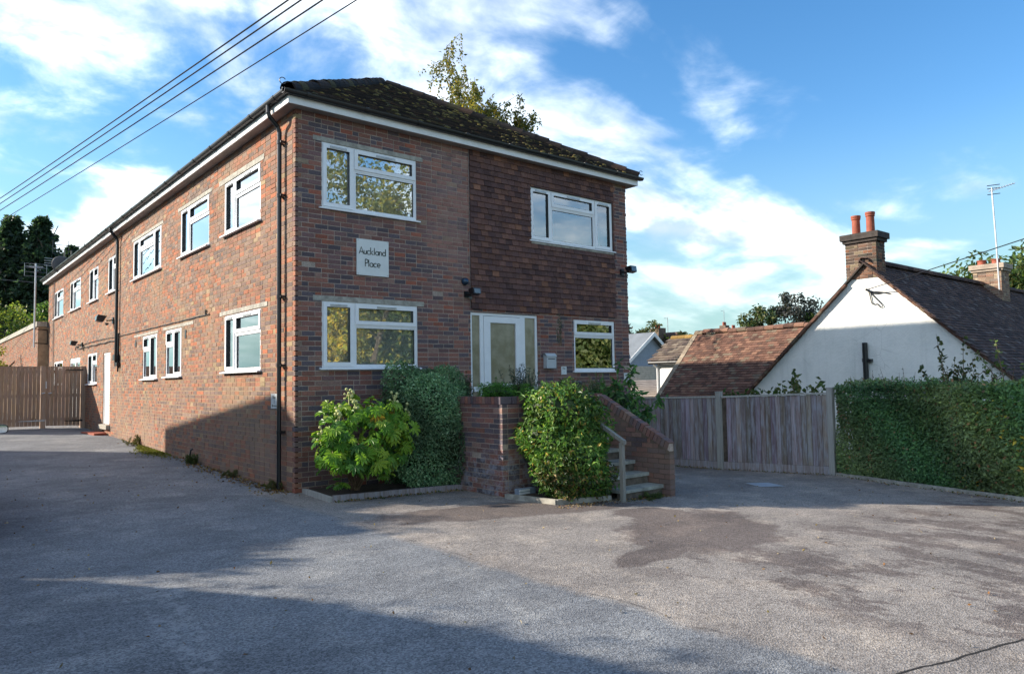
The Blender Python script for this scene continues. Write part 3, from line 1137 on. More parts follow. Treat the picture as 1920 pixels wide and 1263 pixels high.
# side doors on the flank
a, b, c, d = SIDE_DOOR
sd = MB()
for (p, q, r, s) in ((a, b, d - .06, d), (a, a + .06, c, d - .06), (b - .06, b, c, d - .06)):
    sd.box(PL(p, -.09, r), PL(q, -.02, s))
sdo = sd.build('side_door', M['paint'], bld)
MB().box(PL(a + .06, -.08, c), PL(b - .06, -.04, d - .06)).build('door_leaf', M['paint'], sdo)
MB().box(PL(a - .08, -.1, c - .13), PL(b + .08, .10, c - .01)).build('step', M['concrete'], sdo)
a, b, c, d = REAR_DOOR
rd = MB()
for (p, q, r, s) in ((a, b, d - .06, d), (a, a + .06, c, d - .06), (b - .06, b, c, d - .06), (18.3, 18.42, c, d - .06), (a + .06, b - .06, c, c + 1.1), (a + .06, b - .06, 2.48, d - .06)):
    rd.box(PL(p, -.09, r), PL(q, -.02 + .001 * (r == c), s))
rdo = rd.build('rear_door', M['paint'], bld)
for (p, q) in ((a + .06, 18.3), (18.42, b - .06)):
    MB().box(PL(p, -.06, c + 1.1), PL(q, -.05, 2.48)).build('pane', M['glass'], rdo)
MB().box(PL(a, -.5, c), PL(b, -.45, d)).build('room', M['room'], rdo)

# roof ------------------------------------------------------------------
OV, ZE = 0.19, 6.06
APX = (3.824, 4.02, 8.57)
APB = (3.824, BL - 4.02 + .2, 8.57)
e0 = [(-OV, -OV, ZE), (BW + OV, -OV, ZE), (BW + OV, BL + OV, ZE), (-OV, BL + OV, ZE)]
rm = MB()
rm.add([*e0, APX, APB], [[1, 2, 5, 4], [3, 0, 4, 5]], [[0, 1, 4], [2, 3, 5]])
rm.add([(x, y, z - .05) for x, y, z in e0], [[0, 1, 2, 3]])
for i in range(4):
    p, q = e0[i], e0[(i + 1) % 4]
    rm.add([p, q, (q[0], q[1], q[2] - .05), (p[0], p[1], p[2] - .05)], [[0, 1, 2, 3]])
roof = rm.build('roof', plain('roof underlay', (0.05, 0.04, 0.035), 0.9, var=.3, scale=8, bump=.6, bscale=12), bld)
PAL_ROOF = [(0.030, 0.025, 0.023), (0.045, 0.035, 0.031), (0.065, 0.045, 0.036), (0.10, 0.058, 0.040), (0.085, 0.070, 0.035)]


def tile_field(name, o, ux, vx, wid, hgt, inside, tw, exp_, thick, pal, wts, mat, parent, keep, length=None, lift=0.022):
    """courses of tiles on a plane: o lower left corner, ux along the eave, vx up the slope"""
    ux, vx = unit(ux), unit(vx)
    nx = np.cross(ux, vx)
    if nx[2] < 0:
        nx = -nx
    mats, cols = [], []
    rows, per = int(hgt / exp_), int(wid / tw) + 2
    ln = length or exp_ * 1.55
    for r in range(rows):
        for k in range(per):
            u = k * tw + (tw / 2 if r % 2 else 0) - tw / 2
            v = r * exp_
            if not inside(u + tw / 2, v + exp_ * .5):
                continue
            ti = math.atan2(lift, ln) + rng.normal(0, .014)
            vv = unit(vx * math.cos(ti) - nx * math.sin(ti))
            nn = unit(nx * math.cos(ti) + vx * math.sin(ti))
            uu = unit(ux + vx * rng.normal(0, .012))
            c = np.asarray(o) + ux * (u + tw / 2) + vx * (v + ln / 2) + nx * (lift * .55 + rng.normal(0, .002))
            mats.append(TRS(c, uu, vv, nn, (tw - .004, ln, thick)))
            cols.append(int(rng.choice(len(pal), p=wts)))
    pieces(name, mats, cols, pal, mat, parent, keep)


vs = np.array(APX) - np.array([APX[0], -OV, ZE])
Hs = np.linalg.norm(vs)
Wf = BW + 2 * OV
tile_field('roof_tile', (-OV, -OV - .03, ZE - .01), (1, 0, 0), vs, Wf, Hs, lambda u, v: (v / Hs) * (APX[0] + OV) - .05 < u < Wf - (v / Hs) * (BW + OV - APX[0]) + .05,
           0.165, 0.100, 0.016, PAL_ROOF, [.36, .30, .19, .08, .07], M['tile_roof'], roof, 300)
vl = np.array(APX) - np.array([-OV, APX[1], ZE])
Hl = np.linalg.norm(vl)
Ll = BL + 2 * OV
tile_field('roof_tile', (-OV - .03, BL + OV, ZE - .01), (0, -1, 0), vl, Ll, Hl, lambda u, v: (v / Hl) * 4.0 < u < Ll - (v / Hl) * 4.2 and v < 0.7,
           0.165, 0.100, 0.016, PAL_ROOF, [.36, .30, .19, .08, .07], M['tile_roof'], roof, 0)
# hip and ridge tiles
HALF = np.array([[.5 * math.cos(t_), y_, .5 * math.sin(t_)] for y_ in (-.5, .5) for t_ in np.linspace(-.35, math.pi + .35, 9)])
HQ = np.array([[i, i + 1, 10 + i, 9 + i] for i in range(8)])
HQ2 = np.vstack([HQ, [[0, 1, 2, 3]], [[9, 10, 11, 12]], [[3, 4, 5, 6]], [[12, 13, 14, 15]]])
hm, hc = [], []
for (p, q) in ((e0[0], APX), (e0[1], APX), (APX, APB)):
    p, q = np.array(p, dtype=float), np.array(q, dtype=float)
    n = int(np.linalg.norm(q - p) / .31)
    dv = unit(q - p)
    s = unit(np.cross(dv, (0, 0, 1)))
    nn = np.cross(s, dv)
    for i in range(n):
        c = p + dv * (i + .5) * .31 + nn * (.02 + rng.normal(0, .006))
        d2 = unit(dv - nn * .05)
        hm.append(TRS(c, unit(s + nn * rng.normal(0, .03)), d2, np.cross(s, d2), (.25, .33, .22)))
        hc.append(int(rng.choice(5, p=[.4, .3, .15, .05, .1])))
pieces('hip_tile', hm, hc, PAL_ROOF, M['tile_roof'], roof, 300, shape=(HALF, HQ2))
# moss cushions
bm = bmesh.new()
bmesh.ops.create_icosphere(bm, subdivisions=1, radius=.5)
MV = np.array([v.co[:] for v in bm.verts])
MF = np.array([[v.index for v in f.verts] for f in bm.faces])
bm.free()
nx_ = unit(np.cross((1, 0, 0), unit(vs)))
mm_, mc_ = [], []
while len(mm_) < 300:
    u, v = rng.uniform(0, Wf), rng.uniform(0, Hs * .97) ** 1.0
    if not ((v / Hs) * (APX[0] + OV) < u < Wf - (v / Hs) * (BW + OV - APX[0])):
        continue
    if rng.random() > .25 + .75 * (math.sin(u * 1.7 + 2) * math.sin(v * 2.3 + u) > -.1) * (0.35 + .65 * u / Wf):
        continue
    v = round(v / .1) * .1 + rng.normal(.01, .02)
    c = np.array([-OV, -OV, ZE]) + np.array([u, 0, 0]) + unit(vs) * v + nx_ * .035
    s = rng.uniform(.03, .11)
    mm_.append(TRS(c, (1, 0, 0), unit(vs), nx_, (s * 1.3, s, s * .5)))
    mc_.append(int(rng.choice(3, p=[.45, .3, .25])))
pieces('moss', mm_, mc_, [(0.12, 0.095, 0.03), (0.05, 0.045, 0.022), (0.22, 0.16, 0.04)], plain_attr := tile_mat('moss', (0.10, 0.09, 0.02), .5, 30), roof, 0, shape=(MV, MF))

# eaves: soffit, fascia, gutter
FO = 0.175
sf = MB()
sf.add([(-FO, -FO, BH + .003), (BW + FO, -FO, BH + .003), (BW + FO, 0.02, BH + .003), (-FO, 0.02, BH + .003)], [[0, 1, 2, 3]])
sf.add([(-FO, .02, BH + .003), (.02, .02, BH + .003), (.02, BL + FO, BH + .003), (-FO, BL + FO, BH + .003)], [[0, 1, 2, 3]])
sf.add([(BW - .02, .02, BH + .003), (BW + FO, .02, BH + .003), (BW + FO, BL + FO, BH + .003), (BW - .02, BL + FO, BH + .003)], [[0, 1, 2, 3]])
sf.build('soffit', M['soffit'], bld)
fz0, fz1 = BH - .005, BH + .125
MB().box((-FO - .02, -FO - .02, fz0), (BW + FO + .02, -FO, fz1)).build('fascia', M['paint'], bld)
MB().box((-FO - .02, -FO + .001, fz0), (-FO, BL + FO, fz1)).build('fascia', M['paint'], bld)
MB().box((BW + FO, -FO + .001, fz0), (BW + FO + .02, BL + FO, fz1)).build('fascia', M['paint'], bld)


def gutter(p, q, out, stops):
    mbg = MB()
    p, q, out = np.array(p, dtype=float), np.array(q, dtype=float), np.array(out, dtype=float)
    th = np.linspace(math.pi, 2 * math.pi, 9)
    prof = [(0.056 * math.cos(x), 0.062 * math.sin(x)) for x in th] + [(0.050 * math.cos(x), 0.055 * math.sin(x)) for x in th[::-1]]
    mbg.prism([p + out * (.058 + a_) + np.array([0, 0, b_]) for a_, b_ in prof], q - p)
    L = np.linalg.norm(q - p)
    dv = (q - p) / L
    k = .35
    prof2 = [(0.064 * math.cos(x), 0.070 * math.sin(x)) for x in th] + [(0.045, .01), (-.045, .01)]
    while k < L:
        mbg.prism([p + dv * k + out * (.058 + a_) + np.array([0, 0, b_]) for a_, b_ in prof2], dv * .07)
        k += stops
    # solid backing board between gutter and roof edge
    mbg.box(p + np.array([0, 0, -.055]), q + out * .018 + np.array([0, 0, .035]))
    return mbg.build('gutter', M['black'], bld)


gz = BH + .165
gutter((-FO - .12, -FO - .021, gz), (BW + FO + .10, -FO - .021, gz), (0, -1, 0), 1.0)
gutter((-FO - .021, -FO - .06, gz), (-FO - .021, BL + FO, gz), (-1, 0, 0), 1.0)
dp = MB()
yp = 0.43
dp.tube([(-.255, yp, gz - .04), (-.255, yp, gz - .16), (-.235, yp, gz - .22), (-.10, yp, gz - .36), (-.075, yp, gz - .44), (-.075, yp, gz - .5)], .036, 10)
dp.tube([(-.075, yp, gz - .47), (-.075, yp, 0.0)], .034, 10)
for z in (5.45, 4.6, 3.0, 1.93, 0.9):
    dp.tube([(-.075, yp, z - .03), (-.075, yp, z + .03)], .041, 10)
    dp.box((-.075, yp - .075, z - .018), (0.0, yp - .045, z + .018))
    dp.box((-.075, yp + .045, z - .018), (0.0, yp + .075, z + .018))
    dp.box((-.085, yp - .075, z - .014), (-.065, yp + .075, z + .014))
dp.build('downpipe', M['black'], bld)
d2 = MB()
yq = 11.74
d2.tube([(-.25, yq, gz - .04), (-.25, yq, gz - .12), (-.08, yq, gz - .34), (-.07, yq, gz - .45), (-.07, yq, 3.0), (-.06, yq + .03, 2.2)], .042, 8)
d2.tube([(-.05, yq - .14, 3.1), (-.05, yq - .16, 2.4), (-.04, yq - .1, 2.05)], .022, 6)
d2.box((-.13, yq - .12, 2.36), (-.001, yq + .1, 2.52))
d2.box((-.09, yq - .2, 2.20), (-.001, yq - .04, 2.30))
d2.build('downpipe', M['black'], bld)
# hooped ends of the hip irons
for x in (-.30, BW + .26):
    MB().tube([(x + .05 * math.cos(a_), -.24, 6.17 + .05 * math.sin(a_)) for a_ in np.linspace(0.6, 5.8, 12)], .007, 5).build('hip_iron', M['black'], bld)
# cables clipped along the flank, pipe stubs, air bricks
cb = MB()
pts = [(-.02, y, 3.02 + .004 * math.sin(y * 7) + .03 * (y > 11.9) * math.sin((y - 11.9) * .55)) for y in np.arange(4.0, 18.1, .25)]
cb.tube(pts, .009, 5)
cb.tube([(-.02, 18.0, 3.03), (-.02, 18.15, 2.98), (-.02, 18.2, 2.9)], .013, 5)
cb.tube([(-.03, y, 2.93 + .012 * math.sin(y * 5)) for y in np.arange(12.0, 17.8, .2)], .014, 5)
cb.tube([(-.02, 4.2, 3.02), (-.02, 4.2, 3.12)], .02, 5)
cb.build('cable', M['black'], bld)
MB().tube([(-.03, 22.9, .4), (-.03, 22.9, 5.8)], .016, 6).build('cable', M['soffit'], bld)
for (y, z) in ((9.82, 2.74), (5.56, 2.73)):
    v = MB()
    v.box(PL(y - .045, .012, z - .10), PL(y + .045, -.02, z + .08))
    v.build('vent_cowl', M['black'], bld)
for (y, z) in ((2.75, .55), (0.62, .58), (7.75, .62), (5.0, .5)):
    ab = MB()
    for i in range(3):
        ab.box(PL(y - .10, .004, z + i * .024), PL(y + .10, -.02, z + i * .024 + .014))
    ab.build('air_brick', M['terracotta'], bld)
MB().tube([(-.02, 4.95, .36), (-.06, 4.95, .34), (-.075, 4.95, .24), (-.05, 4.97, .06)], .018, 6).build('waste_pipe', M['black'], bld)

# ------------------------------------------------------------------ things fixed to the building
def text_part(root, body, size, P, u, z, d=0.012):
    cu = bpy.data.curves.new('lettering', 'FONT')
    cu.body = body
    cu.size = size
    cu.align_x = 'CENTER'
    cu.extrude = 0.0015
    tmp = bpy.data.objects.new('lettering', cu)
    me = bpy.data.meshes.new_from_object(tmp)
    bpy.data.objects.remove(tmp)
    V = np.array([v.co[:] for v in me.vertices])
    for v, co in zip(me.vertices, V):
        v.co = P(u + co[0], d + co[2], z + co[1])
    me.materials.clear()
    me.materials.append(M['ink'])
    return link('lettering', me, root)


def stroke_text(root, words, P, d):
    """thin geometric lettering drawn as strokes: (polyline list) per glyph"""
    m = MB()
    for pts in words:
        m.tube([P(u, d, z) for u, z in pts], 0.0078, 5)
    return m.build('lettering', M['ink'], root)


def arc(cx, cz, r, a0, a1, n=14, sq=1.0):
    return [(cx + r * math.cos(R(t_)), cz + sq * r * math.sin(R(t_))) for t_ in np.linspace(a0, a1, n)]


sg = thing('wall_sign', 'square white sign lettered Auckland Place on the brick front between two windows', 'sign', (1.32, -0.02, 3.68))
MB().box(PF(1.029, .006, 3.383), PF(1.616, .026, 3.975)).build('board', M['sign'], sg)
for u in (1.05, 1.595):
    for z in (3.405, 3.953):
        MB().lathe([(0, .004), (.008, .004), (.008, 0)], (0, 0, 0), 8).build('screw', M['metal'], sg).matrix_basis = Matrix(((1, 0, 0, u), (0, 0, -1, -.026), (0, 1, 0, z), (0, 0, 0, 1)))
# "Auckland" then "Place" in light geometric capitals and lower case
ht, xh = 0.118, 0.064


def glyphs(word, u, z):
    out = []
    for ch in word:
        r = xh / 2
        if ch == 'A':
            out += [[(u, z), (u + .044, z + ht), (u + .088, z)], [(u + .018, z + .036), (u + .07, z + .036)]]
            u += .100
        elif ch == 'u':
            out += [[(u, z + xh), (u, z + r * .9)] + arc(u + .024, z + .026, .024, 180, 360, 8) + [(u + .048, z + xh)], [(u + .048, z + xh), (u + .048, z)]]
            u += .066
        elif ch == 'c':
            out += [arc(u + r, z + r, r, 50, 310)]
            u += .072
        elif ch == 'k':
            out += [[(u, z), (u, z + ht)], [(u + .050, z + xh), (u + .004, z + .03), (u + .055, z)]]
            u += .078
        elif ch == 'l':
            out += [[(u, z), (u, z + ht)]]
            u += .024
        elif ch == 'a':
            out += [arc(u + r, z + r, r, 0, 360), [(u + 2 * r, z + xh), (u + 2 * r, z)]]
            u += .082
        elif ch == 'n':
            out += [[(u, z), (u, z + xh)], [(u, z + .035)] + arc(u + .024, z + .038, .024, 180, 0, 8) + [(u + .048, z)]]
            u += .066
        elif ch == 'd':
            out += [arc(u + r, z + r, r, 0, 360), [(u + 2 * r, z + ht), (u + 2 * r, z)]]
            u += .08
        elif ch == 'P':
            out += [[(u, z), (u, z + ht)], [(u, z + ht)] + arc(u + .026, z + ht - .030, .030, 90, -90, 8) + [(u, z + ht - .06)]]
            u += .072
        elif ch == 'e':
            out += [[(u + .004, z + r), (u + 2 * r - .002, z + r)] + arc(u + r, z + r, r, 0, 310)]
            u += .07
    return out, u


g1, w1_ = glyphs('Auckland', 0, 0)
g2, w2_ = glyphs('Place', 0, 0)
k1 = 0.50 / w1_
stroke_text(sg, [[(1.07 + u * k1, 3.73 + z * .98) for u, z in p] for p in g1] + [[(1.18 + u * k1, 3.53 + z * .98) for u, z in p] for p in g2], PF, .026)

for nm, P, a, b, c, d, lab, lines in (
        ('flat_sign', PF, 5.555, 5.70, 1.735, 1.895, 'small white flat number plate below the grey post box', [('Flat', .055, .105), ('1', .055, .03)]),
        ('flat_sign', PF, 7.43, 7.61, 1.54, 1.75, 'small white direction plate with arrow on the right front corner', [('Flats', .058, .145), ('3-4', .055, .085)]),
        ('flat_sign', PL, .64, .90, 1.255, 1.49, 'small direction plate greyed for shade, with arrow on the sunny flank beside the downpipe', [('Flats', .075, .155), ('2', .07, .085)])):
    s_ = thing(nm, lab, 'sign', tuple(P((a + b) / 2, .01, c)), 'flat number plates')
    MB().box(P(a, .004, c), P(b, .016, d)).build('board', M['sign'] if P is PF else M['greypaint'], s_)  # grey board colour stands in for shade on the flank plate
    for tx, sz, dz in lines:
        if P is PL:
            text_part(s_, tx, sz, lambda u, dd, z: PL(a + b - u, dd, z), (a + b) / 2, c + dz, .016)
        else:
            text_part(s_, tx, sz, P, (a + b) / 2, c + dz, .016)
    if 'arrow' in lab:
        m = MB()
        y = c + .045
        q = 1
        m.prism([P(a + .03, .016, y - .006), P(b - .07, .016, y - .006), P(b - .07, .016, y + .006), P(a + .03, .016, y + .006)], np.array(P(0, .002, 0)))
        m.prism([P(b - .075, .016, y - .022), P(b - .03, .016, y), P(b - .075, .016, y + .022)], np.array(P(0, .002, 0)))
        m.build('arrow', M['ink'], s_)

pb = thing('post_box', 'pale grey metal letter box on the bricks right of the front door', 'post box', (5.21, -.06, 1.86))
m = MB()
m.prism([PF(5.085, .004, 1.86), PF(5.085, .105, 1.86), PF(5.085, .105, 2.09), PF(5.085, .06, 2.14), PF(5.085, .004, 2.14)], (.25, 0, 0))
m.build('body', M['greypaint'], pb)
m = MB()
m.prism([PF(5.075, .002, 2.145), PF(5.075, .06, 2.145), PF(5.075, .118, 2.088), PF(5.075, .118, 2.096), PF(5.075, .062, 2.155), PF(5.075, .002, 2.155)], (.27, 0, 0))
m.build('lid', M['greypaint'], pb)
MB().box(PF(5.12, .105, 2.035), PF(5.30, .108, 2.05)).build('slot', M['black'], pb)

cm = thing('dome_camera', 'small dark round camera dome on bricks above the entrance floodlight', 'camera', (3.19, -.03, 3.43))
MB().lathe([(0, .085), (.035, .08), (.06, .055), (.07, .02), (.07, 0), (0, 0)], (0, 0, 0), 14).build('housing', M['carpaint'], cm, smooth=True).matrix_basis = Matrix(((1, 0, 0, 3.19), (0, 0, -1, -.004), (0, 1, 0, 3.43), (0, 0, 0, 1)))


def floodlight(label, P, u, z, side, name='floodlight', s=1.0):
    r_ = thing(name, label, 'floodlight', tuple(P(u, .02, z)), 'black outdoor floodlights')
    m = MB()
    m.box(P(u - .05 * s, .003, z - .06 * s), P(u + .05 * s, .03, z + .05 * s))
    m.build('back_plate', M['black'], r_)
    MB().tube([P(u, .02, z), P(u + side * .03, .11 * s, z - .02)], .02, 6).build('arm', M['black'], r_)
    hd = MB()
    c0 = (u + side * .05 * s, .18 * s, z + .03)
    hw = .085 * s
    pr = [P(c0[0] - hw, c0[1] - .07 * s, c0[2] + .05 * s), P(c0[0] - hw, c0[1] + .07 * s, c0[2] + .07 * s), P(c0[0] - hw, c0[1] + .085 * s, c0[2] - .04 * s), P(c0[0] - hw, c0[1] - .02, c0[2] - .06 * s)]
    hd.prism(pr, np.array(P(2 * hw, 0, 0)) - np.array(P(0, 0, 0)))
    hd.build('lamp_head', M['black'], r_)
    MB().prism([P(c0[0] - hw * .8, c0[1] + .079 * s, c0[2] + .05 * s), P(c0[0] - hw * .8, c0[1] + .092 * s, c0[2] - .03 * s), P(c0[0] + hw * .8, c0[1] + .092 * s, c0[2] - .03 * s), P(c0[0] + hw * .8, c0[1] + .079 * s, c0[2] + .05 * s)],
               np.array(P(0, .006, 0)) - np.array(P(0, 0, 0))).build('lens', M['lens'], r_)
    MB().lathe([(0, -.05 * s), (.025 * s, -.035 * s), (.03 * s, 0), (0, 0)], P(u + side * .03, .10 * s, z - .05 * s), 10).build('sensor', M['lens'], r_)


floodlight('black twin floodlight and sensor on the brick edge left of the tiled panel', PF, 3.23, 3.20, 1)
floodlight('black floodlight high on the right front corner pier', PF, 7.45, 3.95, 1, s=1.15)
floodlight('black floodlight on the long flank beside the second downpipe', PL, 12.45, 3.52, 1, s=1.6)
floodlight('black floodlight on the flank above the half glazed back door', PL, 17.0, 3.05, 1, s=1.3)


def yagi(parent, c, ax, n, half, gap, mat, name='element'):
    ax, c = unit(ax), np.asarray(c, dtype=float)
    s = unit(np.cross(ax, (0, 0, 1)))
    MB().tube([c - ax * gap * .6, c + ax * gap * n], .011, 5).build('boom', mat, parent)
    for i in range(n):
        p = c + ax * gap * i
        MB().tube([p - s * half * (1 - .03 * i), p + s * half * (1 - .03 * i)], .006, 4).build(name, mat, parent)


def log_panel(parent, c, w, h, mat, k_=1.0):
    """wide reflector panel aerial seen from the drive"""
    for k in range(4):
        z = c[2] - h / 2 + h * k / 3
        MB().tube([(c[0] - w / 2, c[1], z), (c[0] + w / 2, c[1], z)], .012 * k_, 4).build('rod', mat, parent)
    for x in (-w / 2, 0, w / 2):
        MB().tube([(c[0] + x, c[1], c[2] - h / 2), (c[0] + x, c[1], c[2] + h / 2)], .016 * k_, 4).build('rod', mat, parent)


ar = thing('roof_aerial', 'dark grid television aerial on twin poles at the far end of the roof', 'aerial', (1.2, 28.1, 7.0))
for x in (1.05, 1.32):
    MB().tube([(x, 28.1, 5.5), (x, 28.1, 7.95)], .03, 5).build('pole', M['black'], ar)
log_panel(ar, (1.2, 28.05, 8.05), 1.25, .62, M['black'])
for k in range(4):
    MB().tube([(.25, 27.9, 7.15 + .11 * k), (1.05, 28.0, 7.15 + .11 * k)], .011, 4).build('rod', M['galv'], ar)
di = thing('satellite_dish', 'dull grey satellite dish peeping over the far end of the gutter', 'satellite dish', (-.1, 20.7, 6.0))
m = MB()
prof = [(r_, .35 * r_ * r_) for r_ in np.linspace(0.001, .33, 8)] + [(r_, .35 * r_ * r_ - .012) for r_ in np.linspace(.33, .001, 8)]
m.lathe(prof, (0, 0, 0), 22)
o = m.build('reflector', M['dish'], di, smooth=True)
o.matrix_basis = Matrix.Translation((-.12, 20.7, 6.18)) @ Matrix.Rotation(R(-68), 4, 'X') @ Matrix.Rotation(R(20), 4, 'Y')
MB().tube([(-.12, 20.78, 6.0), (-.1, 20.95, 6.1), (-.1, 20.9, 6.3)], .022, 6).build('bracket', M['black'], di)
MB().tube([(-.12, 20.65, 5.9), (-.15, 20.2, 5.95)], .012, 5).build('arm', M['black'], di)

po = thing('mast_aerial', 'tall grey television aerial mast rising beside the low brick annex', 'aerial', (-.55, 23.9, 3.4))
MB().tube([(-.55, 23.9, 3.25), (-.55, 23.9, 6.62)], .034, 7).build('mast', M['galv'], po)
for z in (3.42, 3.98):
    MB().tube([(-.55, 23.9, z), (-.05, 24.3, z)], .02, 5).build('bracket', M['black'], po)
MB().tube([(-.05, 24.3, 3.42), (-.05, 24.3, 3.98)], .02, 5).build('bracket', M['black'], po)
yagi(po, (-.75, 23.8, 6.45), (.4, -.3, 0), 7, .35, .07, M['metal'])
log_panel(po, (-.55, 23.88, 6.35), .75, .5, M['metal'], .45)

# ------------------------------------------------------------------ planting bed, planter wall and entrance steps
kb = thing('bed_edging', 'grey board edging round the shrub bed against the front wall', 'edging', (0.1, -1.05, 0))


def strip(path, w, h, mat, parent, name, drop=0.12):
    """one straight edging piece per path segment, following the ground"""
    for p, q in zip(path, path[1:]):
        p, q = np.array(p, dtype=float), np.array(q, dtype=float)
        s = unit([-(q - p)[1], (q - p)[0]]) * w / 2
        m = MB()
        c = [(p + s), (q + s), (q - s), (p - s)]
        zt = [GZ(*p) + h, GZ(*q) + h, GZ(*q) + h, GZ(*p) + h]
        V = [(*c[i], zt[i]) for i in range(4)] + [(*c[i], zt[i] - h - drop) for i in range(4)]
        m.add(V, [[0, 1, 2, 3], [4, 5, 6, 7], [0, 1, 5, 4], [1, 2, 6, 5], [2, 3, 7, 6], [3, 0, 4, 7]])
        m.build(name, mat, parent)


strip([(0.13, -.02), (0.06, -1.06)], .06, .07, M['post'], kb, 'board')
strip([(0.09, -1.075), (1.45, -1.085), (2.62, -1.10)], .05, .09, M['fence'], kb, 'board')
kb2 = thing('ivy_bed_edging', 'low edging in front of the tall ivy covered bush', 'edging', (2.4, -3.1, -.1))
strip([(2.24, -2.25), (2.42, -3.13), (3.36, -3.27)], .06, .07, M['concrete'], kb2, 'board')


def bed(name, pts, h, label):
    P = [(x, y, GZ(x, y) + h) for x, y in pts]
    c = np.mean(P, axis=0) + [0, 0, .05]
    return link(name, np_mesh(name, [*P, c], np.array([[i, (i + 1) % len(P), len(P)] for i in range(len(P))]), M['soil']), None, 'structure')


bed('bed_soil', [(.13, -.01), (.08, -1.06), (2.62, -1.09), (2.62, -.01)], .055, '')
bed('ivy_bed_soil', [(2.28, -2.2), (2.44, -3.1), (3.36, -3.24), (3.36, -2.2)], .04, '')

pl = thing('brick_planter', 'brick planter wall with brick on edge coping below the front door', 'planter', (2.6, -1.6, -.1))
PX, PY, PT = 2.26, -2.17, 1.395
W_OLD = [.30, .27, .22, .10, .02, .08, .01]
m = MB()
m.box((PX + .005, PY + .005, -.3), (PX + .20, -.02, PT - .115))
m.box((PX + .20, PY + .005, -.3), (3.36, PY + .20, PT - .115))
m.box((3.16, PY + .20, -.3), (3.36, -.02, PT - .115))
core = m.build('mortar_bed', M['mortar'], pl)
PP1 = lambda u, d, z: [PX - d, u, z]
PP2 = lambda u, d, z: [u, PY - d, z]
fa = brick_layout(0, 2.15, -.22, PT - .115, [], ends=.109, weights=W_OLD)
mt, ct = [], []
for (a, b, c, d, ci, k) in fa:
    mt.append(TRS(PP1(PY + (a + b) / 2, rng.normal(0, .002) - .05, (c + d) / 2), (0, 1, 0), (1, 0, 0), (0, 0, 1), (b - a, .1, d - c)))
    ct.append(ci)
fb = brick_layout(0, 1.1, -.22, PT - .115, [], weights=W_OLD)
for (a, b, c, d, ci, k) in fb:
    sh = .1105 if k % 2 == 0 else 0
    mt.append(TRS(PP2(PX + (a + b) / 2 + sh, rng.normal(0, .002) - .05, (c + d) / 2), (1, 0, 0), (0, 1, 0), (0, 0, 1), (b - a, .1, d - c)))
    ct.append(ci)
pieces('brick', mt, ct, PAL_BRICK, M['brick_old'], core, 300)
mt, ct = [], []
y = PY + .03
while y < -.05:
    mt.append(TRS((PX + .10, y + .035, PT - .055), (1, 0, 0), (0, 1, 0), (0, 0, 1), (.215, .064, .107)))
    ct.append(int(rng.choice(7, p=W_OLD)))
    y += .075
x = PX + .25
while x < 3.34:
    mt.append(TRS((x, PY + .10, PT - .055), (1, 0, 0), (0, 1, 0), (0, 0, 1), (.064, .215, .107)))
    ct.append(int(rng.choice(7, p=W_OLD)))
    x += .075
pieces('coping_brick', mt, ct, PAL_BRICK, M['brick_old'], pl, 300)
link('planter_soil', np_mesh('planter_soil', [(PX + .2, PY + .2, PT - .12), (3.16, PY + .2, PT - .12), (3.16, -.02, PT - .12), (PX + .2, -.02, PT - .12)], np.array([[0, 1, 2, 3]]), M['soil']), pl)
link('bloom', np_mesh('bloom', [(PX, PY, 0), (PX, PY, .01), (PX, PY + .01, 0)], np.array([[0, 1, 2]]), M['mortar']), pl) if False else None

st = thing('entrance_steps', 'brick and stone entrance steps with a sloping brick parapet on the right', 'steps', (3.9, -3.0, -.15))
SX0, SX1, SY0, RISE, GO, Z0 = 3.14, 4.40, -3.42, .165, .275, -.15
for k in range(6):
    zt = Z0 + RISE * (k + 1)
    y0 = SY0 + GO * k
    xl = 3.46 if k == 0 else SX0
    y1 = y0 + GO + .04 if k < 5 else -.02
    n = 2
    for j in range(n):
        xa, xb = xl + (SX1 - xl) * j / n, xl + (SX1 - xl) * (j + 1) / n
        MB().box((xa + .003, y0, zt - .048 + rng.normal(0, .002)), (xb - .003, y1, zt + rng.normal(0, .003))).build('tread', M['paving'], st)
    rz = MB()
    rz.box((xl + .03, y0 + .035, Z0 - .15 if k == 0 else zt - RISE - .005), (SX1 - .002, y0 + .14, zt - .05))
    rz.build('riser', M['riser'], st)
MB().box((SX0 + .05, SY0 + GO * 1 + .15, -.3), (SX1 - .004, -.02, .12)).build('core', M['mortar_dark'], st)
# parapet
PXA, PXB = SX1, SX1 + .112
YE, ZE_, YT, ZT = -3.55, .655, -2.10, 1.395
slope = (ZT - ZE_) / (YT - YE)
topz = lambda y: (ZE_ + slope * (y - YE) if y < YT else ZT)
cope = .135
m = MB()
prof = [(YE + .005, -.4), (YE + .005, ZE_ - cope), (YT, ZT - cope), (-.02, ZT - cope), (-.02, -.4)]
m.prism([(PXA + .005, y, z) for y, z in prof], (PXB - PXA - .01, 0, 0))
par = m.build('parapet', M['mortar_dark'], st)
mt, ct = [], []
for (a, b, c, d, ci, k) in brick_layout(YE, -.02, -.28, ZT - cope, [], weights=W_OLD):
    lim = topz(a) - cope * 1.05
    if d > lim:
        # cut brick: keep the part that fits beneath the coping
        ya = YE + (d + cope * 1.05 - ZE_) / slope
        a = max(a, ya)
        if b - a < .03 or d > ZT - cope:
            continue
    mt.append(TRS(((PXA + PXB) / 2, (a + b) / 2, (c + d) / 2), (0, 1, 0), (1, 0, 0), (0, 0, 1), (b - a, PXB - PXA + rng.normal(0, .003), d - c)))
    ct.append(ci)
pieces('brick', mt, ct, PAL_BRICK, M['brick_plain'], par, 300)
mt, ct = [], []
dv = unit([0, 1, slope])
nv = np.array([0, -dv[2], dv[1]])
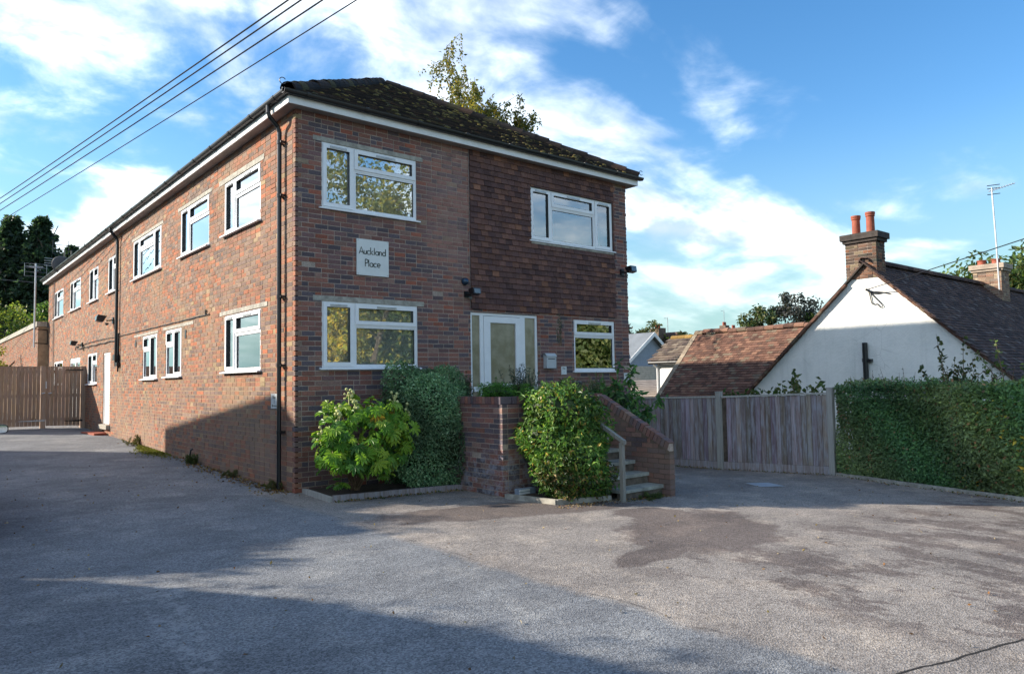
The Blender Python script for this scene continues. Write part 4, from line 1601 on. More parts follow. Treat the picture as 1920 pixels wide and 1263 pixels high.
L = math.hypot(YT - YE, ZT - ZE_)
k = .035
while k < L - .03:
    c = np.array([(PXA + PXB) / 2, YE, ZE_]) + dv * k - nv * cope * .46
    mt.append(TRS(c + nv * rng.normal(0, .002), (1, 0, 0), dv, nv, (.128, .066, cope * .92)))
    ct.append(int(rng.choice(7, p=W_OLD)))
    k += .076
y = YT + .03
while y < -.05:
    mt.append(TRS(((PXA + PXB) / 2, y + .03, ZT - cope * .46), (1, 0, 0), (0, 1, 0), (0, 0, 1), (.128, .066, cope * .92)))
    ct.append(int(rng.choice(7, p=W_OLD)))
    y += .076
cb_ = MB()
cb_.prism([(PXA + .006, y, z) for y, z in ((YE + .01, ZE_ - cope), (YT, ZT - cope), (-.02, ZT - cope), (-.02, ZT - .02), (YT, ZT - .02), (YE + .01, ZE_ - .02))], (PXB - PXA - .012, 0, 0))
cbo = cb_.build('coping', M['mortar'], st)
pieces('coping_brick', mt, ct, PAL_BRICK, M['brick_plain'], cbo, 300)

hr = thing('stair_handrail', 'weathered pale wooden post and handrail at the foot of the steps', 'handrail', (3.38, -3.5, -.13))
gq = GZ(3.38, -3.5)
MB().box((3.351, -3.53, gq - .02), (3.409, -3.47, .72)).build('post', M['rail'], hr)
m = MB()
m.prism([(3.352, -3.56, .70), (3.352, -3.56, .755), (3.352, -2.0, 1.54), (3.352, -2.0, 1.485)], (.058, 0, 0))
m.build('rail', M['rail'], hr)
MB().box((3.345, -2.06, .8), (3.415, -1.99, 1.48)).build('post', M['post'], hr)

bc = thing('bollard_light', 'short black round lamp on top of the parapet by the door', 'lamp', (4.456, -1.55, 1.39))
MB().lathe([(0, 0), (.085, 0), (.085, .19), (.08, .21), (0, .22)], (4.456, -1.55, 1.39), 16).build('housing', M['black'], bc, smooth=False)
gr = thing('plastic_vent', 'small white slatted plastic vent at the foot of the brick planter', 'vent', (2.5, -2.38, -.08))
gq = GZ(2.5, -2.38)
MB().box((2.40, -2.36, gq + .01), (2.72, -2.26, gq + .13)).build('housing', M['greyclad'], gr)
for k in range(3):
    MB().box((2.40, -2.375, gq + .02 + .038 * k), (2.60, -2.36, gq + .048 + .038 * k)).build('slat', M['paint'], gr)

mh = thing('manhole_cover', 'pale rectangular manhole cover set in the asphalt by the fence', 'manhole cover', (6.85, -3.6, -.24))
q4 = [(6.86, -3.27), (7.26, -3.46), (7.04, -3.90), (6.60, -3.72)]
link('lid', np_mesh('lid', [(x, y, GZ(x, y) + .008) for x, y in q4], np.array([[0, 1, 2, 3]]), plain('pale steel lid', (.42, .46, .50), .5, .3, scale=14)), mh)
cc = np.mean(q4, axis=0)
m = MB()
for i in range(4):
    p, q = np.array(q4[i]), np.array(q4[(i + 1) % 4])
    po_, qo_ = cc + (p - cc) * 1.12, cc + (q - cc) * 1.12
    m.add([(*p, GZ(*p) + .006), (*q, GZ(*q) + .006), (*qo_, GZ(*qo_) + .006), (*po_, GZ(*po_) + .006)], [[0, 1, 2, 3]])
m.build('frame', M['concrete'], mh)

# ------------------------------------------------------------------ right hand fence and hedge
fe = thing('board_fence', 'weathered grey feather edge board fence with three posts by the drive', 'fence', (8.7, -1.0, -.3))
FP = [(9.45, -3.56), (8.70, -1.52), (7.93, 1.55)]
ftop = [1.30, 1.235, 1.19]
for i, (x, y) in enumerate(FP):
    m = MB()
    g = GZ(x, y)
    m.box((x - .055, y - .055, g - .1), (x + .055, y + .055, ftop[i] + .07))
    m.prism([(x - .06, y - .06, ftop[i] + .07), (x + .06, y - .06, ftop[i] + .07), (x + .06, y + .06, ftop[i] + .07), (x - .06, y + .06, ftop[i] + .07)], (0, 0, .02))
    m.build('post', M['post'], fe)
bi = 0
for i in range(2):
    p, q = np.array(FP[i]), np.array(FP[i + 1])
    dv = unit(q - p)
    nv = np.array([dv[1], -dv[0]])
    if nv @ (CAM[:2] - p) < 0:
        nv = -nv
    L = np.linalg.norm(q - p)
    n = int((L - .12) / .098)
    rot = np.array([[dv[0], nv[0], 0], [dv[1], nv[1], 0], [0, 0, 1]])
    for k in range(n):
        u = .06 + k * .098
        f = u / L
        zt = ftop[i] * (1 - f) + ftop[i + 1] * f - .045 + rng.normal(0, .004)
        c2 = p + dv * (u + .05) + nv * (.006 if k % 2 else 0)
        zb = GZ(*c2) + .17
        a3 = unit(np.array([*dv, 0]) + np.array([*nv, 0]) * rng.normal(.06, .05))
        n3 = unit(np.cross((0, 0, 1), a3))
        mt = TRS((*(c2 + nv * .022), (zt + zb) / 2), a3, n3, (0, 0, 1), (.0915, .014, zt - zb))
        tone = rng.uniform(.58, 1.2) * (0.72 if rng.random() < .10 else 1)
        col = np.array([1, rng.uniform(.88, 1.0), rng.uniform(.80, 1.08)]) * tone
        o = link('board', np_mesh('board', UNIT, BOXQ, M['fence'], np.tile(col, (6, 1))), fe)
        o.matrix_basis = Matrix(mt.tolist())
        bi += 1

    def rail(nm, off, w, z0f, z1f, mat):
        m = MB()
        V = []
        for (pt, zz) in ((p, ftop[i]), (q, ftop[i + 1])):
            for s in (off, off + w):
                for zf in (z0f, z1f):
                    V.append((*(pt + nv * s + dv * (.06 if pt is p else -.06)), zf(zz, GZ(*pt))))
        m.add(V, [[0, 1, 3, 2], [4, 5, 7, 6], [0, 1, 5, 4], [2, 3, 7, 6], [0, 2, 6, 4], [1, 3, 7, 5]])
        m.build(nm, mat, fe)
    rail('cap_rail', -.02, .075, lambda a_, g: a_ - .04, lambda a_, g: a_ - .005, M['post'])
    rail('gravel_board', .004, .03, lambda a_, g: g - .04, lambda a_, g: g + .165, M['fence'])
    rail('shade_panel', .000, .004, lambda a_, g: a_ - .06, lambda a_, g: g + .1, M['bark'])  # added dark sheet, stands in for shadow lines where the boards overlap
    rail('back_rail', -.06, .05, lambda a_, g: .2, lambda a_, g: .28, M['fence'])

ke = thing('hedge_kerb', 'pale concrete edging strip along the foot of the hedge', 'kerb', (8.8, -5.5, -.3))
strip([(9.40, -3.66), (8.98, -4.9), (8.72, -5.75), (8.45, -6.6), (8.20, -7.35), (7.85, -8.3), (7.45, -9.3)], .09, .06, M['concrete'], ke, 'kerb_stone')

hd = thing('clipped_hedge', 'long clipped green hedge with yellow leaves low on its right half', 'hedge', (9.2, -6.0, -.3))
HA, HB = np.array([9.52, -3.62]), np.array([7.62, -9.4])
hv = unit(HB - HA)
hn = np.array([hv[1], -hv[0]])
if hn @ (CAM[:2] - HA) < 0:
    hn = -hn
HL = np.linalg.norm(HB - HA)
n = 80000
u = rng.uniform(0, HL, n)
face = rng.random(n)
zt = 1.40 - .05 * u / HL
v = rng.random(n)
bulge = .07 * np.sin(u * 2.1 + 1) + .05 * np.sin(u * 5.3) + .05 * np.sin(v * 7 + u * 3)
fr = face < .72
g_ = -.31
z = np.where(fr, g_ + .03 + (zt - g_) * v ** .95, zt + .035 * np.sin(u * 4) + .03 * np.sin(u * 11) + rng.normal(0, .05, n))
dep = np.where(fr, -.05 + bulge - .06 * np.abs(rng.normal(0, 1, n)) - .22 * np.clip(v - .88, 0, 1) * 8 * .3, -.15 - rng.random(n) * 1.1)
pos = np.stack([HA[0] + hv[0] * u + hn[0] * dep, HA[1] + hv[1] * u + hn[1] * dep, z], 1)
out = np.where(fr[:, None], np.array([*hn, .25]), np.array([*(hn * .3), 1.0]))
out = out / np.linalg.norm(out, axis=1, keepdims=True)
PALH = np.array([(0.12, 0.20, 0.085), (0.155, 0.25, 0.085), (0.20, 0.30, 0.09), (0.26, 0.34, 0.10), (0.50, 0.37, 0.05), (0.26, 0.16, 0.08)])
f = u / HL
patch = np.sin(u * 1.9 + 2.2) * np.sin(v * 5 + u) + rng.normal(0, .5, n)
ci = np.clip((f * 1.6 + .6 * patch + rng.normal(0, .5, n) + .35), 0, 3).astype(int)
yel = (rng.random(n) < .10 * np.clip((f - .38) * 3, 0, 1) * (1.6 - 1.4 * v)) & (np.sin(u * 3.1 + v * 6) > -.1)
ci[yel] = 4
ci[rng.random(n) < .03] = 5
tone = 1 + .38 * np.sin(u * 1.35 + .6) * np.sin(v * 4.2 + u * .8) + .22 * np.sin(u * 3.7 + v * 7)
cols = PALH[ci] * rng.uniform(.7, 1.3, (n, 1)) * tone[:, None]
cols[:, 0] *= 1 + .25 * np.sin(u * 2.3 + v * 3)
sz = np.where(f > .45, .066, .054) * rng.uniform(.8, 1.2, n)
link('foliage', leaf_mesh('foliage', pos, out, sz, sz * .62, cols, M['leaf'], .15, .75, face=(.2, .35)), hd)
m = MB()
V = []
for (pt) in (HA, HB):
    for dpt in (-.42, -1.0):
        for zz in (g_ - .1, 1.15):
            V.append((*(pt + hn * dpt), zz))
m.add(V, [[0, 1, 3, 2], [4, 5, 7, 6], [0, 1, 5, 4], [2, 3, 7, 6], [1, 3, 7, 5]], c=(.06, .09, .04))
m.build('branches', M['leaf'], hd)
# thin shoots standing above the clipped top
m = MB()
lp, lo = [], []
for k in range(46):
    u_ = rng.uniform(.1, HL - .4)
    b = np.array([*(HA + hv * u_ + hn * rng.uniform(-.5, -.15)), 1.36])
    h = rng.uniform(.12, .42)
    tip = b + np.array([rng.normal(0, .06), rng.normal(0, .06), h])
    m.tube([b, (b + tip) / 2 + rng.normal(0, .01, 3), tip], [.005, .004, .002], 4)
    for q in range(int(h * 26)):
        lp.append(b + (tip - b) * rng.uniform(.2, 1))
        lo.append(unit(rng.normal(0, 1, 3)))
m.build('shoot', M['stem'], hd, 'stuff')
link('shoot_leaves', leaf_mesh('shoot_leaves', np.array(lp), np.array(lo), .035, .018, pick([(.03, .05, .03), (.06, .07, .03)], len(lp)), M['leaf']), hd, 'stuff')


def sprig_shrub(name, label, base, tips, leaf, per, pal, group=None, bottom=0.25):
    r_ = thing(name, label, 'shrub', tuple(base), group)
    m = MB()
    P_, O_ = [], []
    for tip in tips:
        b = np.asarray(base) + np.array([rng.normal(0, .12), rng.normal(0, .12), 0])
        tip = np.asarray(tip, dtype=float)
        mid = (b * .45 + tip * .55) + np.array([rng.normal(0, .06), rng.normal(0, .06), .08])
        m.tube([b, mid, tip], [.011, .007, .002], 5)
        for q in range(per):
            s = rng.uniform(bottom, 1.0)
            c = b * (1 - s) ** 2 + 2 * mid * s * (1 - s) + tip * s * s
            P_.append(c + rng.normal(0, .02, 3))
            O_.append(unit(rng.normal(0, 1, 3) * np.array([1, 1, .35])))
    m.build('stem', M['stem'], r_)
    link('foliage', leaf_mesh('foliage', np.array(P_), np.array(O_), leaf, leaf * .72, pick(pal, len(P_)), M['leaf'], .25, .5), r_)
    return r_


sprig_shrub('hazel_shrub', 'loose leafy shrub standing up out of the hedge before the white gable', (9.55, -5.75, .9),
            [(9.5 + rng.normal(0, .25), y_, z_) for y_, z_ in ((-5.40, 2.35), (-5.55, 2.0), (-5.85, 2.28), (-5.75, 1.9), (-6.05, 1.95), (-6.35, 1.85), (-5.2, 1.75), (-6.2, 1.7), (-5.9, 1.8), (-5.6, 1.65), (-6.5, 1.7), (-5.3, 1.6))],
            .085, 34, [(.035, .055, .02), (.06, .075, .022), (.09, .085, .02), (.045, .065, .025)])
sprig_shrub('sapling', 'two thin pale green shoots rising before the dark tiled roof', (9.4, -6.75, .9), [(9.45, -6.42, 2.2), (9.4, -6.15, 1.98), (9.4, -6.9, 1.9)], .07, 30, [(.09, .14, .03), (.12, .16, .04)], bottom=.5)
sprig_shrub('quince_shrub', 'broad leaved green shrub showing above the board fence', (10.25, -2.35, .5),
            [(10.2 + rng.normal(0, .2), y_, z_) for y_, z_ in ((-2.25, 1.78), (-2.45, 1.62), (-2.05, 1.45), (-2.65, 1.55), (-1.85, 1.4), (-1.55, 1.42), (-2.9, 1.55), (-3.1, 1.4), (-2.2, 1.5), (-2.6, 1.4), (-1.7, 1.3), (-2.0, 1.3))],
            .12, 40, [(.055, .10, .022), (.08, .13, .03), (.05, .08, .02), (.11, .12, .03)])
sprig_shrub('quince_shrub', 'low tangle of bramble leaves behind the middle of the fence', (9.9, -1.2, .5), [(9.8, -.9 - .2 * k, 1.3 + .03 * (k % 3)) for k in range(6)], .09, 30, [(.04, .085, .02), (.07, .11, .03)])

# ------------------------------------------------------------------ shrubs by the entrance
fa = thing('fatsia_shrub', 'glossy fatsia shrub with lobed leaves and cream flower heads against the corner bed', 'shrub', (.62, -.66, .05))


def fatsia_leaf(seed):
    q = np.random.default_rng(seed)
    V, T = [(0, 0, 0)], []
    angs = np.linspace(-125, 125, 8)
    rim = []
    for i, a_ in enumerate(angs):
        L = (1.0 - .32 * abs(a_ / 125) ** 1.5) * q.uniform(.9, 1.08)
        a0 = R(a_)
        for da, rr, dz in ((-15, .58, .05), (-12, .80, .03), (0, 1.0, -.16), (12, .80, .03), (15, .58, .05)):
            rim.append((rr * L * math.sin(a0 + R(da)), rr * L * math.cos(a0 + R(da)), dz * L - .10 * (rr * L) ** 2))
        if i < 7:
            am = R((a_ + angs[i + 1]) / 2)
            rim.append((.50 * math.sin(am), .50 * math.cos(am), .02))
    V += rim
    T = [[0, i, i + 1] for i in range(1, len(rim))]
    return np.array(V), np.array(T)


flib = []
FPAL = [(.10, .22, .03), (.15, .29, .036), (.21, .35, .042), (.28, .39, .05), (.07, .17, .035)]
for k in range(15):
    V, T = fatsia_leaf(k)
    flib.append(np_mesh('leaf', V, T, M['leaf_gloss'], np.tile(np.array(FPAL[k % 5]) * rng.uniform(.9, 1.1), (len(T), 1))))
V, T = fatsia_leaf(77)
fyel = np_mesh('leaf', V, T, M['leaf_gloss'], np.tile((.26, .19, .03), (len(T), 1)))
m = MB()
b0 = np.array([.66, -.66, .03])
hubs = []
for (dx, dy, z) in ((-.45, -.25, .62), (-.3, -.1, 1.0), (.0, -.25, 1.15), (.35, -.15, 1.2), (.42, -.2, 1.05), (-.5, -.35, .85), (.2, -.45, .9), (-.1, -.5, .7), (.38, -.45, .85), (.45, -.3, .62), (-.15, .15, 1.2), (-.55, -.3, .55), (-.35, -.5, .5), (.05, -.5, .45), (-.6, -.15, .8)):
    tip = b0 + np.array([dx, dy, z])
    m.tube([b0 + rng.normal(0, .03, 3) * [1, 1, 0], b0 + np.array([dx * .35, dy * .35, z * .55]), tip], [.017, .012, .007], 6)
    hubs.append(tip)
m.build('stem', M['stem'], fa)
for k in range(380):
    h = hubs[rng.integers(len(hubs))]
    th = rng.uniform(0, 6.283)
    d = unit([math.cos(th), math.sin(th) - .35, rng.uniform(-.35, .55)])
    L = rng.uniform(.12, .30)
    p = h + d * L + np.array([0, 0, rng.normal(0, .06)])
    if p[1] > -.03 or p[2] < .22:
        continue
    s = rng.uniform(.10, .165)
    if p[0] < -.02:
        continue
    nrm = unit(np.array([-.25, -.35, .75]) + d * .7 + rng.normal(0, .30, 3))
    yv = unit(d - nrm * (d @ nrm))
    o = link('leaf', fyel if (rng.random() < .03) else flib[rng.integers(15)], fa)
    o.matrix_basis = Matrix(TRS(p, np.cross(yv, nrm), yv, nrm, (s, s, s)).tolist())
for (x, y, z, n_, big) in ((.25, -.95, .10, 12, .08), (.85, -.9, .42, 9, .12), (.95, -.95, .18, 7, .09)):      # low basal leaves
    for k in range(n_):
        d = unit([rng.normal(0, 1), rng.normal(-.3, 1), rng.uniform(.1, .7)])
        p = np.array([x, y, z + .06]) + d * rng.uniform(.04, .16)
        nrm = unit(np.array([0, -.2, 1]) + d * .5)
        yv = unit(d - nrm * (d @ nrm))
        o = link('leaf', flib[rng.integers(15)], fa)
        o.matrix_basis = Matrix(TRS(p, np.cross(yv, nrm), yv, nrm, (big, big, big)).tolist())
bm = bmesh.new()
bmesh.ops.create_icosphere(bm, subdivisions=1, radius=1)
BV = np.array([v.co[:] for v in bm.verts])
BF = np.array([[v.index for v in f_.verts] for f_ in bm.faces])
bm.free()
for (x, y, z) in ((-.02, -.95, 1.0), (.30, -.85, 1.25), (.52, -.72, 1.52), (.60, -.75, 1.40), (1.22, -.85, 1.42), (1.36, -.95, 1.24), (.12, -1.0, .88), (1.75, -.95, 1.28)):
    m = MB()
    top = np.array([x, y, z])
    m.tube([top - [0, 0, .22], top], .007, 5, c=(.42, .40, .24))
    for k in range(11):
        d = unit(rng.normal(0, 1, 3) + np.array([0, 0, .5]))
        e = top - np.array([0, 0, rng.uniform(0, .16)]) + d * rng.uniform(.05, .10)
        m.tube([top - [0, 0, rng.uniform(0.02, .16)], e], .003, 4, c=(.42, .40, .24))
        m.add(e + BV * rng.uniform(.018, .028), T=BF, c=(.46, .43, .22))
    m.build('flower_head', M['flower'], fa)


def bush(name, label, c, rad, n, leaf, pal, seed, power=2.6, depth=.28, amp=.12, w=None, mat='leaf', droop=.15, aspect=.5, rand=.75, cat='shrub', lobes=None):
    r_ = thing(name, label, cat, (c[0], c[1], c[2] - rad[2]))
    lobes = lobes or [(c, rad)]
    area = np.array([l[1][0] * l[1][2] for l in lobes])
    P_, O_, C_ = [], [], []
    for i, (lc, lr_) in enumerate(lobes):
        p, o = shell_points(int(n * area[i] / area.sum()), lc, lr_, seed + i, power, depth, amp)
        inside = np.zeros(len(p), dtype=bool)
        for j, (mc_2, mr_) in enumerate(lobes):
            if j != i:
                inside |= (np.abs((p - np.asarray(mc_2)) / np.asarray(mr_)) ** power).sum(1) < .55
        k_ = (p[:, 1] < -.015) & ~inside & (p[:, 2] > ground_z(p[:, 0], p[:, 1]) + .02)
        tone = np.clip(lumpy(o, seed + 5 + i, 6, .35)[:, None], .6, 1.35)
        ph = np.random.default_rng(seed + 40 + i).uniform(0, 6, 6)
        gap = np.sin(p[:, 0] * 17 + ph[0] + 2 * np.sin(p[:, 2] * 9)) * np.sin(p[:, 2] * 15 + ph[1]) * np.sin(p[:, 1] * 13 + ph[2])
        k_ &= (gap > -.5) | (rng.random(len(p)) < .45)
        P_.append(p[k_])
        O_.append(o[k_])
        C_.append((pick(pal, len(p), w, .3) * tone)[k_])
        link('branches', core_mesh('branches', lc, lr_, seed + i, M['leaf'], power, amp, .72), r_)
    P_, O_, C_ = np.vstack(P_), np.vstack(O_), np.vstack(C_)
    m = MB()
    sp, so = [], []
    for k in range(70 if rad[0] > .5 else 8):
        j = rng.integers(len(P_))
        b_, d_ = P_[j], unit(O_[j] + rng.normal(0, .35, 3) + np.array([0, 0, .45]))
        L_ = rng.uniform(.6, 3.4) * leaf
        m.tube([b_ - d_ * .1, b_ + d_ * L_], [.004, .0015], 3, c=(.6, .5, .4))
        for q in range(int(5 + L_ / leaf * 3)):
            sp.append(b_ + d_ * L_ * rng.uniform(0, 1))
            so.append(unit(d_ + rng.normal(0, .6, 3)))
    m.build('shoot', M['stem'], r_, 'stuff')
    P_, O_ = np.vstack([P_, sp]), np.vstack([O_, so])
    C_ = np.vstack([C_, pick(pal, len(sp), w, .25) * 1.15])
    link('foliage', leaf_mesh('foliage', P_, O_, np.full(len(P_), leaf), np.full(len(P_), leaf * aspect), C_, M[mat], droop, rand), r_)
    return r_


bush('evergreen_shrub', 'dense rounded dark green evergreen shrub between the fatsia and brick planter', (1.92, -.70, .96), (.78, .52, .93), 32000, .052,
     [(.11, .22, .105), (.15, .275, .13), (.20, .32, .16), (.27, .38, .21), (.08, .16, .08)], 4, power=3.2, amp=.10, aspect=.45, depth=.2)
iv = bush('ivy_bush', 'big sunlit leafy bush spilling over the planter beside the steps', (2.80, -2.72, .72), (.64, .58, .86), 17500, .080,
          [(.08, .18, .04), (.12, .23, .045), (.17, .28, .055), (.24, .31, .06), (.06, .13, .03), (.40, .28, .07)], 9, power=2.4, amp=.14,
          w=[.27, .26, .2, .1, .14, .03], droop=.6, aspect=.46, mat='leaf_gloss', lobes=[((2.86, -2.62, .92), (.45, .52, .66)), ((3.12, -2.75, .66), (.48, .56, .72)), ((2.90, -2.95, .36), (.52, .42, .48))])
bush('ivy_skirt', 'trailing lower growth at the foot of the bush by the vent', (2.92, -3.0, .16), (.52, .30, .36), 3500, .062, [(.05, .095, .02), (.08, .13, .03), (.20, .14, .05), (.035, .06, .02)], 12, power=2.2, amp=.25, droop=.3)


def spiky(name, label, base, r, n, h, leaf, pal, cat='shrub'):
    r_ = thing(name, label, cat, tuple(base))
    P_, O_ = [], []
    m = MB()
    for k in range(n):
        b = np.asarray(base) + np.array([rng.normal(0, r * .5), rng.normal(0, r * .35), 0])
        tip = b + np.array([rng.normal(0, r * .5), rng.normal(0, r * .4), h * rng.uniform(.5, 1)])
        m.tube([b, tip], [.006, .002], 4)
        for q in range(60):
            P_.append(b + (tip - b) * rng.uniform(.1, 1))
            O_.append(unit(unit(tip - b) + rng.normal(0, .8, 3)))
    m.build('stem', M['stem'], r_)
    link('foliage', leaf_mesh('foliage', np.array(P_), np.array(O_), leaf, leaf * .22, pick(pal, len(P_)), M['leaf'], 0, .3, face=(1.0, 1.0)), r_)


spiky('rosemary_shrub', 'grey green rosemary sprigs standing before the front door sidelight', (3.05, -1.75, 1.28), .30, 34, .62, .045, [(.05, .085, .06), (.075, .11, .08), (.035, .06, .045)])
spiky('rosemary_shrub', 'single rosemary sprig below the grey post box', (3.72, -1.9, 2.19), .07, 4, .55, .04, [(.05, .085, .06), (.075, .11, .08)])
spiky('rosemary_shrub', 'dark sprigs of shrub at the left edge of the doorway', (2.62, -.7, 1.15), .16, 14, .65, .05, [(.045, .08, .04), (.06, .10, .05)])
bush('planter_herb', 'low bright green herb cushion on the left of the brick planter', (2.55, -1.7, 1.42), (.27, .28, .16), 5000, .035, [(.06, .17, .02), (.085, .21, .025), (.045, .13, .02)], 21, power=2, amp=.2, aspect=.4, cat='plant')
bush('planter_herb', 'low bright green herb cushion on the right of the brick planter', (2.95, -1.85, 1.42), (.20, .24, .15), 3600, .035, [(.06, .17, .02), (.085, .20, .025), (.09, .15, .03)], 22, power=2, amp=.2, aspect=.4, cat='plant')
bush('laurel_shrub', 'leafy green shrub beyond the sloping parapet at the right corner', (5.85, -.95, .75), (.62, .50, .82), 2600, .15, [(.06, .15, .045), (.09, .20, .05), (.13, .24, .07), (.05, .11, .045)], 31, power=2.2, amp=.28, droop=.35, aspect=.5, mat='leaf_gloss')
spiky('flowering_shrub', 'pale variegated sprigs against the right front wall corner', (5.75, -.85, 1.2), .25, 16, .55, .05, [(.20, .25, .11), (.10, .16, .05), (.26, .30, .16)])
spiky('flowering_shrub', 'dry pale stalks beside the black lamp on the wall', (5.35, -.7, 1.2), .12, 9, .45, .035, [(.16, .18, .08), (.10, .13, .05)])

# ------------------------------------------------------------------ gate at the end of the side drive
gt = thing('timber_gates', 'pair of brown vertical board gates closing the side drive', 'gate', (-1.1, 16.4, .3))
GY, GT = 16.42, 2.31
for (xa, xb) in ((-.13, .02), (-1.22, -1.08), (-4.3, -4.18)):
    MB().box((xa, GY - .03, GZ(xa, GY) - .1), (xb, GY + .12, GT + .01)).build('post', M['gate'], gt, label=None)
for (xa, xb) in ((-1.07, -.14), (-4.17, -1.23)):
    n = int(round((xb - xa) / .105))
    for k in range(n):
        x = xa + (xb - xa) * k / n
        tone = rng.uniform(.78, 1.1)
        o = link('board', np_mesh('board', UNIT, BOXQ, M['gate'], np.tile((tone, tone * rng.uniform(.94, 1), tone * rng.uniform(.9, 1)), (6, 1))), gt)
        w = (xb - xa) / n
        zb = GZ(x, GY) + .07
        zt = GT - .03 + rng.normal(0, .004)
        o.matrix_basis = Matrix(TRS((x + w / 2, GY + rng.normal(0, .003), (zt + zb) / 2), (1, 0, 0), (0, 1, 0), (0, 0, 1), (w - .006, .022, zt - zb)).tolist())
    MB().box((xa, GY - .02, GT - .03), (xb, GY + .05, GT)).build('cap_rail', M['gate'], gt)
    for z in (.6, 1.35, 2.1):
        MB().box((xa + .01, GY + .013, z), (xb - .01, GY + .06, z + .09)).build('ledge', M['gate'], gt)
for (x, dx, z, mt_) in ((-.14, -.42, 2.20, 'black'), (-.14, -.42, .58, 'black'), (-1.17, -.62, .62, 'galv')):
    m = MB()
    m.prism([(x + .07, GY - .035, z - .03), (x + .07, GY - .035, z + .03), (x + dx, GY - .035, z + .008), (x + dx, GY - .035, z - .008)], (0, .012, 0))
    m.build('hinge', M[mt_], gt)
for x in (-1.16, -.98):
    MB().tube([(x - .04, GY - .06, 1.46), (x + .05, GY - .06, 1.48)], .018, 6).build('handle', M['galv'], gt)
MB().box((-1.10, GY - .05, 1.62), (-1.06, GY - .03, 1.84)).build('latch', M['galv'], gt)
rb = thing('broken_slab', 'broken brick coloured slab lying below the white side door', 'slab', (-.2, 13.3, .28))
MB().prism([(-.52, 13.9, GZ(0, 13.6) + .0), (-.05, 13.85, GZ(0, 13.6)), (-.04, 12.95, GZ(0, 13)), (-.36, 12.9, GZ(0, 13))], (0, 0, .07)).build('slab', M['terracotta'], rb)

# ------------------------------------------------------------------ annex behind the gate
an = thing('brick_annex', 'low flat roofed brick annex with a pale coping beyond the gate', 'building', (-.3, 33, .3))
AX, AZ = -.36, 4.33
ab = MB()
ab.box((AX + .012, 24.42, -.1), (5, 44, AZ - .2))
awall = ab.build('wall', M['mortar_flank'], an)
PA = lambda u, d, z: [AX - d, u, z]
fl = [(a + 24.45, b + 24.45, c, d, ci, k) for (a, b, c, d, ci, k) in brick_layout(0, 19, 1.9, AZ - .2, [], weights=[.05, .10, .25, .27, .12, .18, .03])]
lay(fl, PA, (0, 1, 0), (1, 0, 0), PAL_FLANK, M['brick_flank'], awall, 0)
PA2 = lambda u, d, z: [u, 24.43 - d, z]
lay([(a + AX, b + AX, c, d, ci, k) for (a, b, c, d, ci, k) in brick_layout(0, .36, .3, AZ - .2, [], weights=W_FRONT)], PA2, (1, 0, 0), (0, 1, 0), PAL_FLANK, M['brick_flank'], awall, 0)
for k in range(9):
    MB().box((AX - .06, 24.36 + k * 2.2, AZ - .2), (AX + .3, 24.36 + k * 2.2 + 2.19, AZ)).build('coping', M['concrete'], an)
MB().box((AX + .3, 24.40, AZ - .25), (5.05, 44.1, AZ - .06)).build('roof', M['slate'], an)

# ------------------------------------------------------------------ white cottage on the right
co = thing('white_cottage', 'white rendered cottage gable with dark tiled roof and brick chimneys behind the hedge', 'cottage', (17, -2.6, -.4))
GX, CY, CZ_, SL = 13.4, -2.60, 4.29, .945
EY0, EY1 = 1.15, -6.35                      # eaves
zr = lambda y: CZ_ - SL * abs(y - CY)
m = MB()
prof = [(EY0 - .12, -.6), (EY0 - .12, zr(EY0 - .12)), (CY, CZ_), (EY1 + .12, zr(EY1 + .12)), (EY1 + .12, -.6)]
m.prism([(GX, y, z) for y, z in prof], (14, 0, 0))
m.build('wall', M['render'], co)
PAL_DARK = [(.065, .045, .043), (.088, .058, .054), (.11, .070, .062), (.14, .088, .07), (.17, .14, .13)]
PAL_CLAY = [(.115, .066, .052), (.16, .086, .064), (.205, .108, .078), (.26, .145, .10), (.19, .145, .105)]
s_len = math.hypot(CY - EY1, CZ_ - zr(EY1))
m = MB()
for (ye) in (EY0, EY1):
    V = [(GX - .10, CY, CZ_ + .07), (GX + 14, CY, CZ_ + .07), (GX + 14, ye, zr(ye) + .07), (GX - .10, ye, zr(ye) + .07)]
    V += [(x, y, z - .05) for x, y, z in V]
    m.add(V, [[0, 1, 2, 3], [4, 5, 6, 7], [0, 1, 5, 4], [1, 2, 6, 5], [2, 3, 7, 6], [3, 0, 4, 7]])
croof = m.build('roof', plain('battens', (.05, .04, .035), .9), co)
rvec = np.array([0, CY - EY1, CZ_ - zr(EY1)])
tile_field('main_roof_tile', (GX - .12, EY1, zr(EY1) + .06), (1, 0, 0), rvec, 14, s_len, lambda u, v: u < 13.9, .170, .105, .016, PAL_DARK, [.34, .30, .2, .1, .06], M['tile_dark'], croof, 0)
